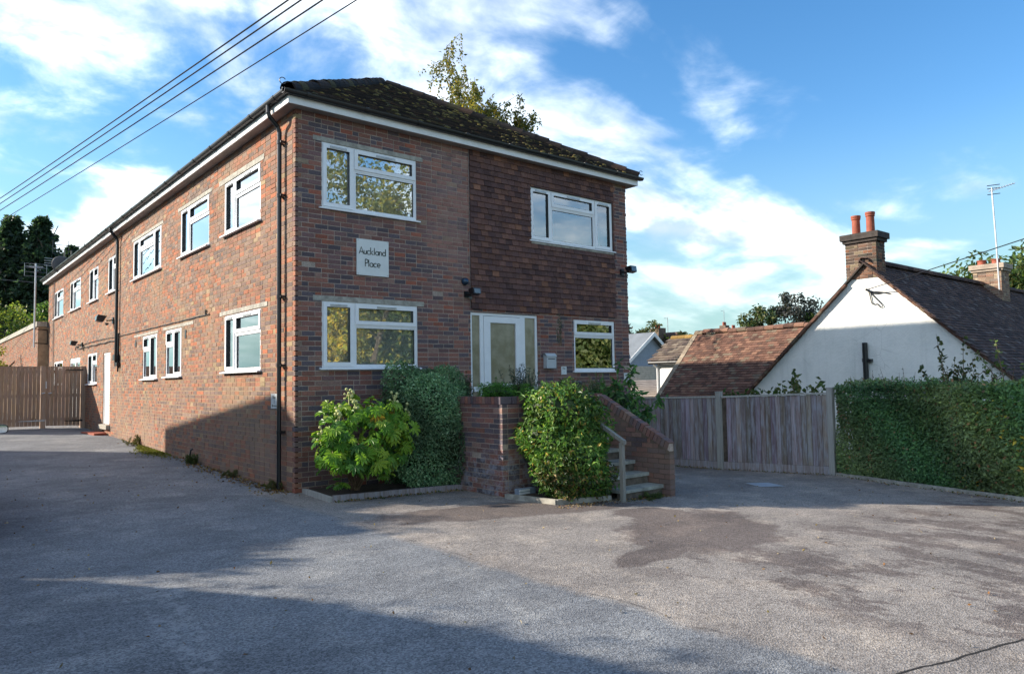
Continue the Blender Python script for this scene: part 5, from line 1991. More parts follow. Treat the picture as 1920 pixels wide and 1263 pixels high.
# verge: undercloak and edge tiles down the gable rakes
for ye, sg_ in ((EY0, 1), (EY1, -1)):
    d = unit([0, ye - CY, zr(ye) - CZ_])
    n_ = np.array([0, -d[2] * sg_, abs(d[1])])
    L = math.hypot(ye - CY, zr(ye) - CZ_)
    k = .72 if sg_ > 0 else .44
    mt, ct = [], []
    while k < L:
        c = np.array([GX - .03, CY, CZ_ + .035]) + d * k + unit([0, -d[2], d[1]]) * (.02 if sg_ < 0 else -.02)
        nn = unit(np.cross((1, 0, 0), d))
        mt.append(TRS(c + np.array([0, 0, rng.normal(0, .004)]), (1, 0, 0), d, nn, (.20, .125, .055)))
        ct.append(int(rng.choice(5, p=[.35, .3, .2, .1, .05])))
        k += .112
    pieces('verge_tile', mt, ct, [tuple(np.array(p) * .8) for p in PAL_CLAY], M['tile_old'], croof, 150)
mt = [TRS((GX - .1 + .16 + i * .33, CY, CZ_ + .09), (0, 1, 0), (1, 0, 0), (0, 0, 1), (.26, .32, .2)) for i in range(42)]
pieces('ridge_tile', mt, [int(rng.integers(4)) for _ in mt], PAL_DARK, M['tile_dark'], croof, 60, shape=(HALF, HQ2))


def chimney(par, x0, x1, y0, y1, z0, z1, pal, w, pots, mort, oversail=2, mat='brick_plain'):
    m = MB()
    m.box((x0 + .01, y0 + .01, z0), (x1 - .01, y1 - .01, z1))
    c = m.build('chimney', mort, par)
    mt, ct = [], []
    for P, L, ax, nx in ((lambda u, d, z: [x0 - d, y0 + u, z], y1 - y0, (0, 1, 0), (1, 0, 0)), (lambda u, d, z: [x0 + u, y0 - d, z], x1 - x0, (1, 0, 0), (0, 1, 0))):
        for (a, b, cc_, d, ci, k) in brick_layout(0, L, z0, z1 - .22, [], weights=w, head=.25):
            mt.append(TRS(P((a + b) / 2, -.046 + rng.normal(0, .003), (cc_ + d) / 2), ax, nx, (0, 0, 1), (b - a, .09, d - cc_)))
            ct.append(ci)
    pieces('brick', mt, ct, pal, M[mat], c, 300)
    for k in range(oversail + 1):
        e = .045 * (k + 1) if k < oversail else .045 * oversail
        zz = z1 - .22 + .075 * k
        MB().box((x0 - e, y0 - e, zz), (x1 + e, y1 + e, zz + .072)).build('corbel', M['soot'] if mat == 'brick_plain' else M['tanroof'], c)
    for (px, py, r_, h) in pots:
        MB().lathe([(r_ * .98, 0), (r_ * .9, h * .1), (r_ * .86, h * .78), (r_ * 1.02, h * .82), (r_ * .98, h * .88), (r_ * 1.08, h * .92), (r_ * 1.05, h), (r_ * .8, h), (r_ * .75, h * .8), (0, h * .8)], (px, py, z1), 18
                   ).build('chimney_pot', M['terracotta'], c, smooth=False)
    return c


PAL_CH = [(.055, .042, .036), (.09, .06, .045), (.15, .075, .048), (.20, .09, .05), (.12, .095, .06), (.05, .05, .04), (.2, .16, .1)]
chimney(co, GX - .02, GX + .47, -2.88, -2.13, 3.97, 5.08, PAL_CH, [.22, .22, .2, .12, .12, .08, .04], [(GX + .24, -2.31, .108, .50), (GX + .22, -2.67, .108, .53)], M['mortar'])
PAL_TAN = [(.26, .18, .12), (.32, .22, .14), (.22, .13, .09), (.36, .27, .19), (.28, .15, .10), (.2, .16, .13), (.4, .32, .22)]
chimney(co, 21.3, 22.0, -3.20, -2.42, 3.3, 4.98, PAL_TAN, [.2, .2, .15, .15, .1, .1, .1], [(21.55, -2.60, .13, .17), (21.6, -2.98, .13, .17)], M['mortar'], mat='brick_flank')
m = MB()
m.tube([(GX - .07, -2.53, .9), (GX - .07, -2.53, 2.40)], .062, 10)
m.tube([(GX - .07, -2.53, 1.93), (GX - .07, -2.53, 2.02)], .075, 10)
m.box((GX - .13, -2.68, 1.93), (GX, -2.60, 2.0))
m.build('soil_pipe', M['black'], co)
# lower wing with the sunlit clay roof
WX, WZ, WSL = 15.72, 3.05, .96
wz = lambda x: WZ - WSL * (WX - x)
m = MB()
m.box((13.62, .9, -.6), (17.8, 3.98, .95))
m.prism([(13.62, 3.9, .9), (17.8, 3.9, .9), (17.8, 3.9, wz(13.62)), (WX, 3.9, WZ - .06), (13.62, 3.9, wz(13.62) - .06)], (0, -3.3, 0))
m.build('wing_wall', M['render'], co)
m = MB()
m.add([(WX, 4.0, WZ), (WX, -1.5, WZ), (13.3, -1.5, wz(13.3)), (13.3, 4.0, wz(13.3)), (18.1, 4.0, wz(13.34)), (18.1, -1.5, wz(13.34))], [[0, 1, 2, 3], [0, 1, 5, 4]])
wroof = m.build('wing_roof', plain('wing battens', (.07, .045, .035), .9), co)
wv = np.array([WX - 13.3, 0, WZ - wz(13.3)])
tile_field('roof_tile', (13.28, 4.02, wz(13.3) + .005), (0, -1, 0), wv, 4.6, np.linalg.norm(wv), lambda u, v: True, .168, .105, .018, PAL_CLAY, [.22, .30, .24, .12, .12], M['tile_old'], wroof, 290, lift=.034)
mt = [TRS((WX, 3.9 - i * .32, WZ + .03 + rng.normal(0, .01)), (1, 0, 0), (0, 1, 0), (0, 0, 1), (.26, .31, .2)) for i in range(14)]
pieces('ridge_tile', mt, [int(rng.integers(5)) for _ in mt], PAL_CLAY, M['tile_old'], wroof, 60, shape=(HALF, HQ2))
mt = []
k = .1
while k < np.linalg.norm(wv):
    mt.append(TRS(np.array([13.3, 4.03, wz(13.3) + .06]) + unit(wv) * k, (0, 1, 0), unit(wv), np.cross((0, 1, 0), unit(wv)), (.16, .2, .04)))
    k += .21
pieces('verge_tile', mt, [4] * len(mt), [(.2, .1, .06)] * 4 + [(.33, .27, .20)], M['tile_old'], wroof, 60)

ae = thing('chimney_aerial', 'tall slender television aerial strapped to the far cottage chimney', 'aerial', (21.2, -3.1, 4.3))
MB().tube([(21.22, -3.14, 4.15), (21.2, -3.13, 5.6), (21.2, -3.09, 7.33)], .024, 6).build('mast', M['galv'], ae)
MB().tube([(21.2, -3.0, 7.22), (21.2, -3.72, 7.34)], .012, 5).build('boom', M['galv'], ae)
for k in range(9):
    y = -3.06 - k * .075
    MB().tube([(21.1, y, 7.23 + (-y - 3.0) * .16), (21.3, y, 7.23 + (-y - 3.0) * .16)], .008, 4).build('element', M['galv'], ae)
for z in (7.12, 7.3, 7.4):
    MB().tube([(21.15, -2.98, z), (21.25, -3.3, z)], .012, 4).build('reflector_rod', M['black'], ae)
ec = thing('cable_bracket', 'black cable bracket with looped wires on the white gable', 'bracket', (GX, -2.64, 3.66))
m = MB()
m.tube([(GX - .01, -2.60, 3.69), (GX - .12, -2.66, 3.67)], .028, 6)
m.build('insulator', M['black'], ec)
for pts in ([(-2.66, 3.66), (-2.70, 3.5), (-2.72, 3.36), (-2.76, 3.31), (-2.81, 3.33)], [(-2.68, 3.66), (-2.74, 3.56), (-2.84, 3.44), (-2.96, 3.30), (-2.98, 3.24), (-2.93, 3.22), (-2.84, 3.33)],
            [(-2.70, 3.62), (-2.85, 3.61), (-3.0, 3.58), (-3.17, 3.53)], [(-2.70, 3.60), (-2.84, 3.57), (-2.95, 3.575)]):
    MB().tube([(GX - .03, y, z) for y, z in pts], .012, 5).build('loop', M['black'], ec)

ex = thing('white_extension', 'small white rendered extension with grey brown tiled roof left of the clay roof', 'house', (18, 5.4, -.4))
m = MB()
m.box((17.02, 4.02, -.6), (19.4, 6.8, 2.28))
m.prism([(17.02, 6.8, 2.28), (19.4, 6.8, 2.28), (18.2, 6.8, 3.02)], (0, -2.78, 0))
m.build('wall', M['render'], ex)
m = MB()
m.add([(16.82, 6.95, 2.22), (16.82, 3.6, 2.22), (18.2, 3.6, 3.12), (18.2, 6.95, 3.12), (19.6, 6.95, 2.22), (19.6, 3.6, 2.22)], [[0, 1, 2, 3], [2, 3, 4, 5]])
xroof = m.build('roof', M['mortar_dark'], ex)
xv = np.array([1.38, 0, .90])
tile_field('roof_tile', (16.80, 6.95, 2.225), (0, -1, 0), xv, 3.3, np.linalg.norm(xv), lambda u, v: True, .25, .17, .022, [(.13, .10, .085), (.18, .14, .11), (.22, .18, .14), (.10, .08, .07)], [.3, .3, .2, .2], M['tile_old'], xroof, 200, lift=.045)
pieces('ridge_tile', [TRS((18.2, 6.8 - i * .32, 3.13), (1, 0, 0), (0, 1, 0), (0, 0, 1), (.26, .31, .2)) for i in range(10)], [0] * 10, [(.30, .19, .06)], M['tile_old'], xroof, 20, shape=(HALF, HQ2))
MB().tube([(16.80, 7.0, 2.18), (16.80, 3.9, 2.18)], .06, 8).build('gutter', M['black'], ex)
MB().tube([(16.82, 6.82, 2.14), (16.98, 6.75, 1.98), (16.98, 6.75, -.3)], .035, 6).build('downpipe', M['paint'], ex)

gh = thing('grey_clad_house', 'blue grey clad gabled house just past the right corner of the block', 'house', (23.8, 16, 0))
m = MB()
m.box((21.6, 12.62, 2.2), (25.2, 20, 2.75))
m.prism([(21.75, 12.6, 2.2), (25.6, 12.6, 2.2), (25.6, 12.6, 2.35), (23.77, 12.6, 3.68), (21.75, 12.6, 2.3)], (0, 8, 0))
m.build('wall', M['greyclad'], gh)
for (x, z) in ((21.5, 2.22), (25.6, 2.42)):
    s = unit([x - 23.77, 0, z - 3.80])
    V = np.array([(23.77, 12.35, 3.86), (x, 12.35, z), (x, 20, z), (23.77, 20, 3.86)])
    m = MB()
    m.add(np.vstack([V, V - [0, 0, .09]]), [[0, 1, 2, 3], [4, 5, 6, 7], [1, 2, 6, 5], [2, 3, 7, 6]])
    m.build('roof', M['slate'], gh)
    MB().prism([(23.77, 12.34, 3.87), (x, 12.34, z + .01), (x, 12.34, z - .17), (23.77, 12.34, 3.66)], (0, -.03, 0)).build('bargeboard', M['paint'], gh)
for k in range(7):
    MB().box((20.5, 12.45 + .004 * k, 1.5 + .1 * k), (24.25, 12.6, 1.5 + .1 * k + .093)).build('cladding_board', M['cream'], gh)
for k in range(8):
    y0, y1 = 9.9 - .36 * k, 9.9 - .36 * (k + 1)
    z0, z1 = 1.50 - .075 * k, 1.50 - .075 * (k + 1)
    MB().prism([(16.0, y0, z0 + .03), (16.0, y1, z1 + .05), (16.0, y1, z1 + .02), (16.0, y0, z0)], (5.2, 0, 0)).build('lean_to_roof', M['tanroof'], gh)
MB().box((16.05, 7.3, -.5), (21.1, 9.6, .88)).build('lean_to_wall', M['cream'], gh)


def far_house(label, c, w, dp, ez, rz, wallm, chim, name='distant_house', aer=None, gable_y=True):
    r_ = thing(name, label, 'house', (c[0], c[1], 0), 'houses beyond the cottage roofs')
    x0, x1, y0, y1 = c[0] - w / 2, c[0] + w / 2, c[1] - dp / 2, c[1] + dp / 2
    m = MB()
    m.box((x0, y0, -1), (x1, y1, ez))
    m.prism([(x0, y0, ez), (x1, y0, ez), (c[0], y0, rz)], (0, dp, 0))
    m.build('wall', wallm, r_)
    for sx_ in (-1, 1):
        V = np.array([(c[0], y0 - .2, rz + .1), (c[0] + sx_ * (w / 2 + .3), y0 - .2, ez - .1), (c[0] + sx_ * (w / 2 + .3), y1 + .2, ez - .1), (c[0], y1 + .2, rz + .1)])
        m = MB()
        m.add(np.vstack([V, V - [0, 0, .12]]), [[0, 1, 2, 3], [4, 5, 6, 7], [0, 1, 5, 4], [1, 2, 6, 5], [2, 3, 7, 6]])
        m.build('roof', plain('distant roof tiles', (.10, .06, .045), .9, var=.3, scale=3), r_)
    for (x, y, zt, cw) in chim:
        ch = MB().box((x - cw / 2, y - cw / 2, rz - 1.2), (x + cw / 2, y + cw / 2, zt)).build('chimney', M['mortar_dark'], r_)
        for dx in (-.2, .2):
            MB().lathe([(.11, 0), (.10, .35), (0, .35)], (x + dx * cw, y, zt), 8).build('chimney_pot', M['terracotta'], ch)
    if aer:
        MB().tube([aer, (aer[0], aer[1], aer[2] + 1.7)], .03, 5).build('aerial', M['metal'], r_)
        MB().tube([(aer[0] - .5, aer[1], aer[2] + 1.6), (aer[0] + .3, aer[1] + .3, aer[2] + 1.65)], .02, 4).build('aerial', M['metal'], r_)
    return r_


BRK = plain('distant red brick', (.36, .15, .09), .9, var=.2, scale=6)
far_house('red brick gabled house with a chimney and aerial beyond the grey roof', (45.0, 30.0), 4.6, 6.4, 2.6, 5.3, BRK, [(44.1, 28.4, 5.75, .95)], aer=(45.2, 28.2, 5.0))
far_house('long dark roofed house with a row of chimneys on the skyline', (61, 33.5), 9, 5, 4.2, 6.0, M['render'], [(59.2, 32, 6.75, .7), (60.8, 32, 6.5, .6), (62.2, 31.6, 6.4, .5)], aer=(59.2, 32, 6.6))
far_house('pale house with small chimneys half hidden behind the clay ridge', (66, 33.0), 6, 5, 4.6, 6.1, M['render'], [(65.2, 31.5, 6.6, .5)])

# ------------------------------------------------------------------ trees
BIRCH = [(.17, .17, .035), (.24, .20, .035), (.12, .14, .04), (.29, .21, .04), (.09, .10, .04)]


def birch(name, label, base, stems, seed):
    q = np.random.default_rng(seed)
    r_ = thing(name, label, 'tree', tuple(base))
    m = MB()
    P_, O_, C_ = [], [], []
    for (dx, dy, h, spread, dens) in stems:
        b = np.asarray(base, dtype=float)
        top = b + np.array([dx, dy, h])
        mid = b + np.array([dx * .35, dy * .35, h * .55])
        path = [b, mid, top]
        m.tube([b, (b + mid) / 2 + q.normal(0, .08, 3), mid, (mid + top) / 2 + q.normal(0, .08, 3), top], [.15, .10, .045, .02, .004], 6)
        tone = q.uniform(.75, 1.2)
        for k in range(int(52 * dens)):
            s = q.uniform(.5, 1.0)
            a = b * (1 - s) ** 2 + 2 * mid * s * (1 - s) + top * s * s
            th = q.uniform(0, 6.283)
            L = spread * (.30 + .75 * (1 - s)) * q.uniform(.5, 1.5)
            e = a + np.array([math.cos(th) * L, math.sin(th) * L, L * .55])
            m.tube([a, e], [.014, .005], 4)
            for w_ in range(4):                                            # hanging twigs
                t0 = a + (e - a) * q.uniform(.4, 1)
                dl = q.uniform(.5, 1.7)
                t1 = t0 + np.array([q.normal(0, .3), q.normal(0, .3), -dl * .8])
                m.tube([t0, t1], [.004, .002], 3)
                nl = int(30 * dens * dl)
                for i in range(nl):
                    P_.append(t0 + (t1 - t0) * q.random() + q.normal(0, .05, 3))
                    C_.append(np.array(BIRCH[q.integers(5)]) * tone * q.uniform(.7, 1.3))
    m.build('trunk', M['bark'], r_)
    P_ = np.array(P_)
    O_ = rng.normal(0, 1, (len(P_), 3)) + np.array([0, 0, -1])
    O_ /= np.linalg.norm(O_, axis=1, keepdims=True)
    link('crown', leaf_mesh('crown', P_, O_, .115, .075, np.array(C_), M['leaf_tree'], .3, .8, face=(.5, 1.2)), r_)
    return r_


birch('birch_tree', 'feathery yellow green birch rising behind the mossy roof', (11.0, 9.8, -.3), [(-.85, .6, 13.9, 1.6, 0.79), (-.2, .15, 12.5, 2.5, 1.25), (.5, -.5, 11.7, 2.0, 1.40), (1.25, -1.1, 11.4, 1.1, 1.40), (-1.6, 1.2, 11.6, 1.3, 0.61)], 5)
DKC = [(.035, .068, .042), (.05, .088, .05), (.07, .11, .055), (.028, .05, .034)]
GRN = [(.050, .10, .03), (.075, .13, .034), (.11, .17, .04), (.16, .20, .05), (.036, .07, .025)]
OLV = [(.065, .08, .03), (.095, .105, .036), (.13, .125, .045), (.045, .06, .025)]
SLT = [(.045, .052, .055), (.065, .068, .068), (.085, .08, .075), (.035, .045, .04)]
for (x, y, h, s, sd, lab) in ((1.5, 54.8, 14.3, 3.8, 41, 'left of the pair of tall dark conifers beyond the annex'), (3.2, 53.4, 14.2, 3.6, 42, 'right of the pair of tall dark conifers beyond the annex'),
                              (-.6, 57, 13.2, 3.6, 43, 'shorter dark conifer at the left edge beyond the annex'), (5.6, 56, 12.6, 2.8, 44, 'dark conifer mostly hidden by the far end of the block')):
    tree('conifer_tree', lab, (x, y, .3), h, s, DKC, .24, 24000, 620, group='conifers beyond the annex', seed=sd, shape='conifer', crown_from=.12, droop=.5, trunk=.2)
for (x, y, h, s, sd, lab, pal) in ((.6, 46.5, 8.0, 2.6, 51, 'sunlit yellow green bushy tree below the conifers', [(.16, .21, .04), (.23, .26, .05), (.10, .16, .035), (.28, .27, .06)]), (2.6, 47.5, 7.6, 2.2, 52, 'deep green bushy tree against the far end of the block', GRN[:3]),
                                   (-1.6, 45.5, 6.2, 2.2, 53, 'bright green shrubby tree at the left edge over the annex', [(.09, .17, .035), (.13, .21, .045), (.19, .25, .05)]), (-1.2, 30.5, 3.6, .9, 54, 'small yellow leaved bush in front of the annex', [(.14, .15, .03), (.2, .17, .03)])):
    tree('broadleaf_tree', lab, (x, y, .3), h, s, pal, .15 if h > 4 else .09, 7000 if h > 4 else 1500, 55, group='green trees beyond the annex', seed=sd, crown_from=.05, trunk=.12)
for (x, y, h, s, n, lf, sd, lab, pal) in ((49.6, 22.4, 7.7, 1.9, 6000, .20, 61, 'dark rounded tree left of the bare topped tree over the clay roof', OLV + DKC[:2]), (51.9, 20.3, 9.0, 2.5, 9000, .17, 62, 'domed greyish thinly leaved tree over the clay roof', SLT),
                                          (52.2, 19.2, 6.8, 2.3, 7000, .20, 63, 'bright green tree in front of the greyish domed tree', GRN), (49.2, 21.2, 6.0, 1.7, 4000, .18, 64, 'low tan green tree between the dark and bright trees', [(.12, .10, .04), (.09, .09, .03)]),
                                          (42.8, 28.2, 6.4, 1.9, 5500, .19, 65, 'green tree above the ridge of the grey clad house', OLV), (44.6, 26.8, 6.1, 1.9, 5500, .19, 66, 'bushy green tree behind the red brick house', OLV + GRN[:2]), (41.2, 29.3, 6.5, 1.3, 2500, .18, 67, 'sparse bluish green tree beside the block corner', SLT + OLV[:1]),
                                          (48.6, 3.4, 9.6, 4.6, 15000, .24, 68, 'broad green tree behind the far cottage chimney', GRN + OLV[1:3]), (45.6, 6.2, 7.7, 2.4, 6000, .22, 69, 'lower green tree left of the far cottage chimney', GRN + OLV[1:3]), (38.5, -1.8, 6.6, 2.6, 6500, .18, 70, 'sunlit yellow green tree right of the far cottage chimney', [(.10, .14, .03), (.14, .17, .035), (.07, .1, .025)])):
    tree('broadleaf_tree', lab, (x, y, -.4), h + .4, s, pal, lf, n, 60, group='trees beyond the cottages', seed=sd, crown_from=.15, trunk=.14)

# trees across the road behind the camera: they show in the front windows
for (x, y, h, s, n, sd, lab, pal) in ((12.4, -20.0, 14.5, 4.2, 4200, 81, 'yellow green tree across the road mirrored in the upper left front window', BIRCH[:3]), (17.0, -25.5, 9.5, 5.0, 14000, 82, 'tall green tree across the road mirrored in the lower front windows', GRN), (11.6, -22.8, 6.6, 2.0, 8000, 83, 'yellow autumn tree across the road', [(.42, .34, .04), (.50, .38, .05), (.28, .28, .04)]),
                                      (25, -19.5, 6.8, 3.8, 9000, 84, 'yellow leaved tree across the road mirrored in the right window', [(.24, .26, .10), (.18, .22, .09), (.12, .17, .07)])):
    tree('roadside_tree', lab, (x, y, -.3), h, s, [tuple(np.array(p_) * 1.35) for p_ in pal], .24 if sd != 81 else .15, n if sd != 81 else 9000, 90, group='trees across the road', seed=sd, crown_from=.08, trunk=.2)

# ------------------------------------------------------------------ neighbours west of the drive (out of frame, they shade it)
nb = thing('neighbour_house', 'plain brick neighbour house west of the drive', 'house', (-12, 13, .2))
q4 = [(-9.0, 9.2), (-10.29, 16.7), (-16.2, 15.7), (-14.9, 8.2)]
MB().prism([(x, y, -.3) for x, y in q4], (0, 0, 7.26)).build('wall', M['mortar_flank'], nb)
MB().prism([(x, y, 6.962) for x, y in q4], (0, 0, .07)).build('roof', M['slate'], nb)



def screen_bush(name, label, c, rad, n, seed, leaf=.13, amp=.12, power=2.6):
    r_ = thing(name, label, 'hedge', (c[0], c[1], 0), 'hedging west of the drive')
    p, o = shell_points(n, c, rad, seed, power, .3, amp)
    link('foliage', leaf_mesh('foliage', p, o, np.full(n, leaf), np.full(n, leaf * .6), pick(GRN, n), M['leaf']), r_)
    link('branches', core_mesh('branches', c, rad, seed, M['leaf'], power, amp, .93), r_)


screen_bush('tall_hedge', 'tallest green bush against the neighbour house', (-9.8, 7.1, 2.3), (1.2, 1.3, 3.85), 6000, 91, amp=.06)
screen_bush('tall_hedge', 'second tallest green bush west of the drive', (-9.6, 5.3, 2.2), (1.1, 1.25, 3.25), 6000, 92, amp=.06)
screen_bush('tall_hedge', 'rounded green bush west of the drive', (-9.4, 3.45, 2.0), (1.0, .95, 2.75), 5000, 95, amp=.05)
screen_bush('tall_hedge', 'long green hedge by the road west of the drive', (-9.6, -3.4, 1.9), (1.2, 5.75, 3.0), 14000, 93, amp=.03, power=5.0)

# ------------------------------------------------------------------ overhead wires
for k, (sag, lab) in enumerate((('top', 'uppermost of the four overhead wires crossing the left sky'), ('second', 'second from top of the four overhead wires'), ('third', 'third from top of the four overhead wires'), ('low', 'lowest of the four overhead wires crossing the left sky'))):
    pl_, pr_ = [((-2.42, 15.96, 7.37), (-.345, -.542, 7.268)), ((-2.42, 15.96, 7.205), (-.196, -.671, 7.268)), ((-2.42, 15.97, 6.996), (.045, -.869, 7.262)), ((-2.40, 16.0, 6.677), (.425, -1.184, 7.252))][k]
    a, b = np.array(pl_), np.array(pr_)
    dv = b - a
    pts = []
    for s in np.linspace(-2.2, 2.6, 44):
        p = a + dv * s
        p[2] += .10 * (s * s - s) * .9
        pts.append(p)
    o = MB().tube(pts, .013 if k < 3 else .010, 5).build('overhead_wire', M['black'])
    tag(o, lab, 'wire', 'overhead wires')
a, b = np.array([GX - .12, -2.66, 3.67]), np.array([11.92, -6.27, 4.18])
pts = []
for s in np.linspace(0, 6, 30):
    p = a + (b - a) * s
    p[2] += .03 * (s * s - s)
    pts.append(p)
o = MB().tube(pts, .011, 5).build('service_cable', M['black'])
tag(o, 'black service cable running up from the white gable to the right', 'cable')
o = MB().tube([(-8, 34, 7.9), (-4, 28, 6.65), (-1.8, 25.2, 6.05), (-.55, 23.9, 5.85)], .012, 4).build('service_cable', M['black'])
tag(o, 'pale thin cable reaching the aerial mast from the left edge', 'cable')

# ------------------------------------------------------------------ parked car: only its door mirror reaches into the view
ca = thing('parked_car', 'dark blue parked car whose door mirror shows at the left edge', 'car', (-4.75, 1.0, 0))
cx0, cx1 = -5.62, -3.82
sec = [(-1.20, .46, .92), (-1.16, .36, 1.00), (-1.02, .30, 1.10), (-.72, .28, 1.42), (-.2, .28, 1.50), (.6, .28, 1.50), (1.15, .28, 1.42), (1.75, .30, 1.06), (2.0, .30, 1.02), (2.8, .32, .90), (3.05, .36, .80), (3.15, .46, .66)]
V, Q = [], []
W8 = ((.04, 0), (0, .30), (0, .52), (.015, .70), (.11, 1), (.30, 1), (.70, 1), (.89, 1), (.985, .70), (1, .52), (1, .30), (.96, 0))
for (y, zb, zt) in sec:
    cab = zt > 1.2
    for (fx, fz) in W8:
        z = zb + (min(zt, 1.0) - zb) * fz / .70 if fz <= .70 else zt + (.035 if cab and .2 < fx < .8 else 0)
        fx2 = fx if cab or fz < 1 else .5 + (fx - .5) * 1.12
        if y < -1.1 or y > 3.0:
            fx2 = .5 + (fx2 - .5) * .94
        V.append((cx0 + (cx1 - cx0) * fx2, y, z))
n = len(W8)
for i in range(len(sec) - 1):
    Q += [[i * n + k, i * n + (k + 1) % n, (i + 1) * n + (k + 1) % n, (i + 1) * n + k] for k in range(n)]
T = [[0, k, k + 1] for k in range(1, n - 1)] + [[(len(sec) - 1) * n, (len(sec) - 1) * n + k + 1, (len(sec) - 1) * n + k] for k in range(1, n - 1)]
m = MB()
m.add(V, Q, T)
m.build('body', M['carpaint'], ca)
xm = (cx0 + cx1) / 2
for sd in (-1, 1):
    for (ya, yb) in ((-.62, .30), (.36, 1.22)):
        xe, xi = xm + sd * .897, xm + sd * .735
        MB().prism([(xe, ya + .02, 1.03), (xe, yb + (.28 if yb > 1 else 0), 1.05), (xi, yb, 1.38), (xi, ya + (.12 if ya < 0 else 0), 1.42)], (sd * .012, 0, 0)).build('side_window', M['lens'], ca)
    MB().box((xm + sd * .60, -1.215, .74), (xm + sd * .80, -1.15, .94)).build('tail_light', M['tail'], ca)
    MB().box((xm + sd * .52, 3.06, .62), (xm + sd * .80, 3.16, .74)).build('headlight', M['mirror'], ca)
    MB().box((xm + sd * .89, .30, .80), (xm + sd * .925, .46, .83)).build('door_handle', M['black'], ca)
MB().prism([(xm - .66, -1.045, 1.10), (xm + .66, -1.045, 1.10), (xm + .58, -.775, 1.39), (xm - .58, -.775, 1.39)], (0, -.02, .016)).build('rear_window', M['lens'], ca)
MB().prism([(xm - .66, 1.74, 1.09), (xm + .66, 1.74, 1.09), (xm + .58, 1.22, 1.42), (xm - .58, 1.22, 1.42)], (0, .014, .02)).build('windscreen', M['lens'], ca)
MB().box((cx0 + .08, -1.26, .40), (cx1 - .08, -1.17, .60)).build('bumper', M['carpaint'], ca)
MB().box((xm - .26, -1.275, .62), (xm + .26, -1.20, .73)).build('number_plate', M['paint'], ca)
for y in (-.35, 2.25):
    for x in (cx0 + .02, cx1 - .22):
        w = MB()
        w.lathe([(.19, 0), (.31, 0), (.33, .03), (.33, .17), (.31, .2), (.19, .2)], (0, 0, 0), 20)
        o = w.build('wheel', M['tyre'], ca)
        o.matrix_basis = Matrix.Translation((x, y, .33)) @ Matrix.Rotation(R(90), 4, 'Y')
        h_ = MB().lathe([(0, .015), (.06, .01), (.19, .03), (.19, .17), (.06, .19), (0, .185)], (0, 0, 0), 14).build('rim', M['galv'], o)
        h_.matrix_parent_inverse = Matrix.Identity(4)
m = MB()
c0 = np.array([-3.52, 1.66, 1.09])
rim = [(.105 * math.copysign(abs(math.cos(t_)) ** .6, math.cos(t_)), .062 * math.copysign(abs(math.sin(t_)) ** .6, math.sin(t_))) for t_ in np.linspace(0, 2 * math.pi, 20, endpoint=False)]
rings = [(0, 1.0), (.04, 1.04), (.09, .8), (.12, .35)]
V = [(c0[0] + x * k, c0[1] + y, c0[2] + z * k) for y, k in rings for x, z in rim]
Q = [[i * 20 + k, i * 20 + (k + 1) % 20, (i + 1) * 20 + (k + 1) % 20, (i + 1) * 20 + k] for i in range(3) for k in range(20)]
m.add(V, Q)
m.tube([c0 + [-.08, .05, -.03], c0 + [-.32, .08, -.06]], .03, 6)
mi = m.build('door_mirror', M['black'], ca)
V = [(c0[0] + x * .9, c0[1] + .006 + .02 * x, c0[2] + z * .86) for x, z in rim]
link('mirror_glass', np_mesh('mirror_glass', [*V, c0 + [0, .006, 0]], np.array([[k, (k + 1) % 20, 20] for k in range(20)]), M['mirror']), mi)

# ------------------------------------------------------------------ weeds, litter, moss at the wall foot
fo = []
for p_, q_, w_ in (((9.40, -3.66), (8.72, -5.75), .10), ((8.72, -5.75), (7.45, -9.3), .10), ((9.42, -3.5), (8.70, -1.52), .06), ((8.66, -1.5), (7.95, 1.4), .06), ((4.36, -3.5), (3.5, -3.46), .04), ((.1, -1.14), (2.6, -1.17), .04)):
    n = int(np.linalg.norm(np.array(q_) - np.array(p_)) * 120)
    s = rng.random(n)
    fo.append(np.stack([p_[0] + (q_[0] - p_[0]) * s - np.abs(rng.normal(0, w_, n)), p_[1] + (q_[1] - p_[1]) * s - np.abs(rng.normal(0, w_, n))], 1))
fo = np.vstack(fo)
pos = np.stack([fo[:, 0], fo[:, 1], ground_z(fo[:, 0], fo[:, 1]) + .01], 1)
o_ = rng.normal(0, 1, (len(pos), 3)) * [1, 1, .5] + [0, 0, .4]
o_ /= np.linalg.norm(o_, axis=1, keepdims=True)
o = link('fallen_leaves', leaf_mesh('fallen_leaves', pos, o_, .036, .024, pick([(.22, .13, .06), (.30, .2, .08), (.10, .12, .04), (.14, .09, .05), (.07, .10, .03)], len(pos)), M['litter'], 0, .3), None, 'stuff')
o['label'] = 'dead leaves and small weeds gathered along the fence foot and kerbs'
n = 900
y = np.abs(rng.normal(0, 3.2, n)) + .1
x = -np.abs(rng.normal(0, .16, n)) - .02
pos = np.stack([x, y, ground_z(x, y) + .012], 1)
o_ = rng.normal(0, 1, (n, 3)) * [1, 1, .15]
o_ /= np.linalg.norm(o_, axis=1, keepdims=True)
LIT = [(.20, .10, .04), (.28, .16, .06), (.12, .07, .04), (.30, .22, .08), (.16, .12, .07)]
me = leaf_mesh('fallen_leaves', pos, o_, .045, .03, pick(LIT, n), M['litter'], 0, .2)
o = link('fallen_leaves', me, None, 'stuff')
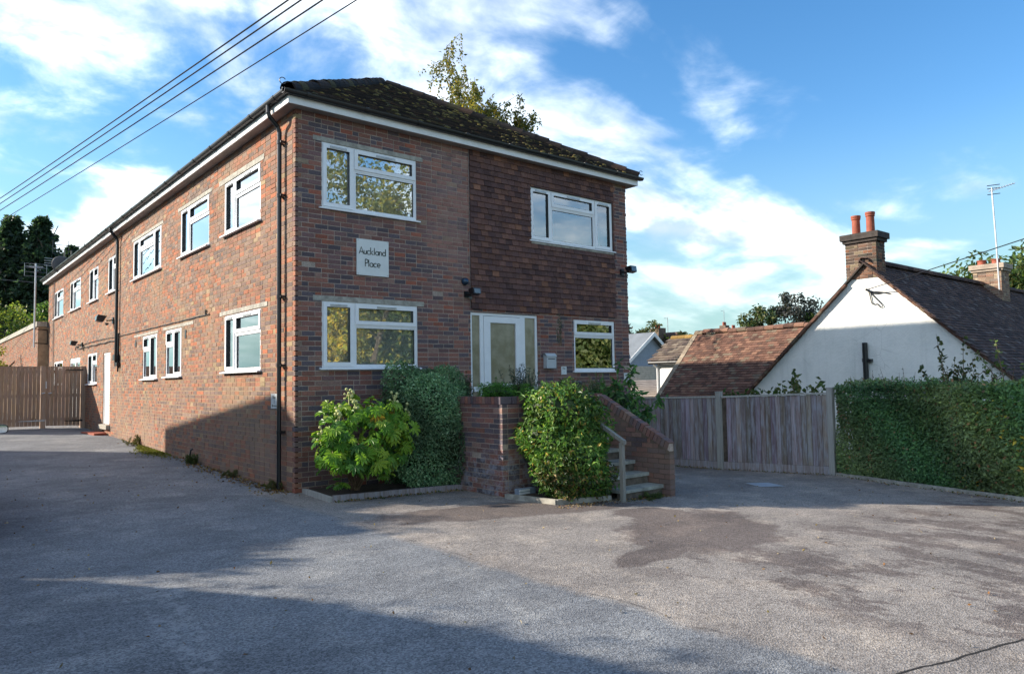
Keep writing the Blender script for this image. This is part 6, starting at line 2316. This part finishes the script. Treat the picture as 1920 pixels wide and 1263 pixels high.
o['label'] = 'brown fallen leaves drifted along the foot of the flank wall'
n = 900
x, y = rng.uniform(-4, 8.2, n), rng.uniform(-9.6, 6, n)
x[y > -.1] = -np.abs(x[y > -.1]) * .9 - .05
k = rng.random(n) < .35
x[k] = rng.uniform(2.2, 4.4, k.sum())
y[k] = -3.3 - np.abs(rng.normal(0, .14, k.sum()))
pos = np.stack([x, y, ground_z(x, y) + .008], 1)
o_ = rng.normal(0, 1, (n, 3)) * [1, 1, .12]
o_ /= np.linalg.norm(o_, axis=1, keepdims=True)
me = leaf_mesh('fallen_leaves', pos, o_, .032, .022, pick(LIT + [(.4, .32, .2)], n), M['litter'], 0, .2)
o = link('fallen_leaves', me, None, 'stuff')
o['label'] = 'scattered small fallen leaves on the asphalt'
n = 5200
y = rng.normal(7.9, .75, n)
x = -np.abs(rng.normal(0, .20, n)) * np.clip((9.6 - y) / 2, .2, 1.2)
pos = np.stack([x, y, ground_z(x, y) + .004], 1)
o_ = np.tile((0, 0, 1.0), (n, 1))
o = link('moss', leaf_mesh('moss', pos, o_, .03, .03, pick([(.16, .17, .02), (.11, .13, .02), (.2, .19, .03)], n), M['litter'], 0, 1.2), None, 'stuff')
o['label'] = 'yellow green moss spreading on the asphalt at the wall foot'
for (x, y, r_, n_, h, lab, pal) in ((-.08, 4.55, .13, 16, .22, 'green weed tuft at the wall foot near the waste pipe', [(.05, .10, .02), (.1, .12, .03)]), (-.1, 9.3, .2, 16, .26, 'dry yellow weed tuft at the wall foot beyond the moss', [(.16, .14, .04), (.1, .11, .03)]),
                                   (-.1, .55, .14, 14, .14, 'small weed tuft at the foot of the corner downpipe', [(.08, .11, .03), (.16, .12, .05)]), (-.12, 2.4, .12, 9, .1, 'low weed tuft between the downpipe and the waste pipe', [(.07, .1, .03), (.15, .12, .05)]),
                                   (3.9, -3.5, .22, 16, .07, 'thin grass growing along the bottom step', [(.06, .1, .03), (.1, .13, .04)])):
    spiky('weed_tuft', lab, (x, y, GZ(x, y)), r_, n_, h, .05, pal, 'weed')
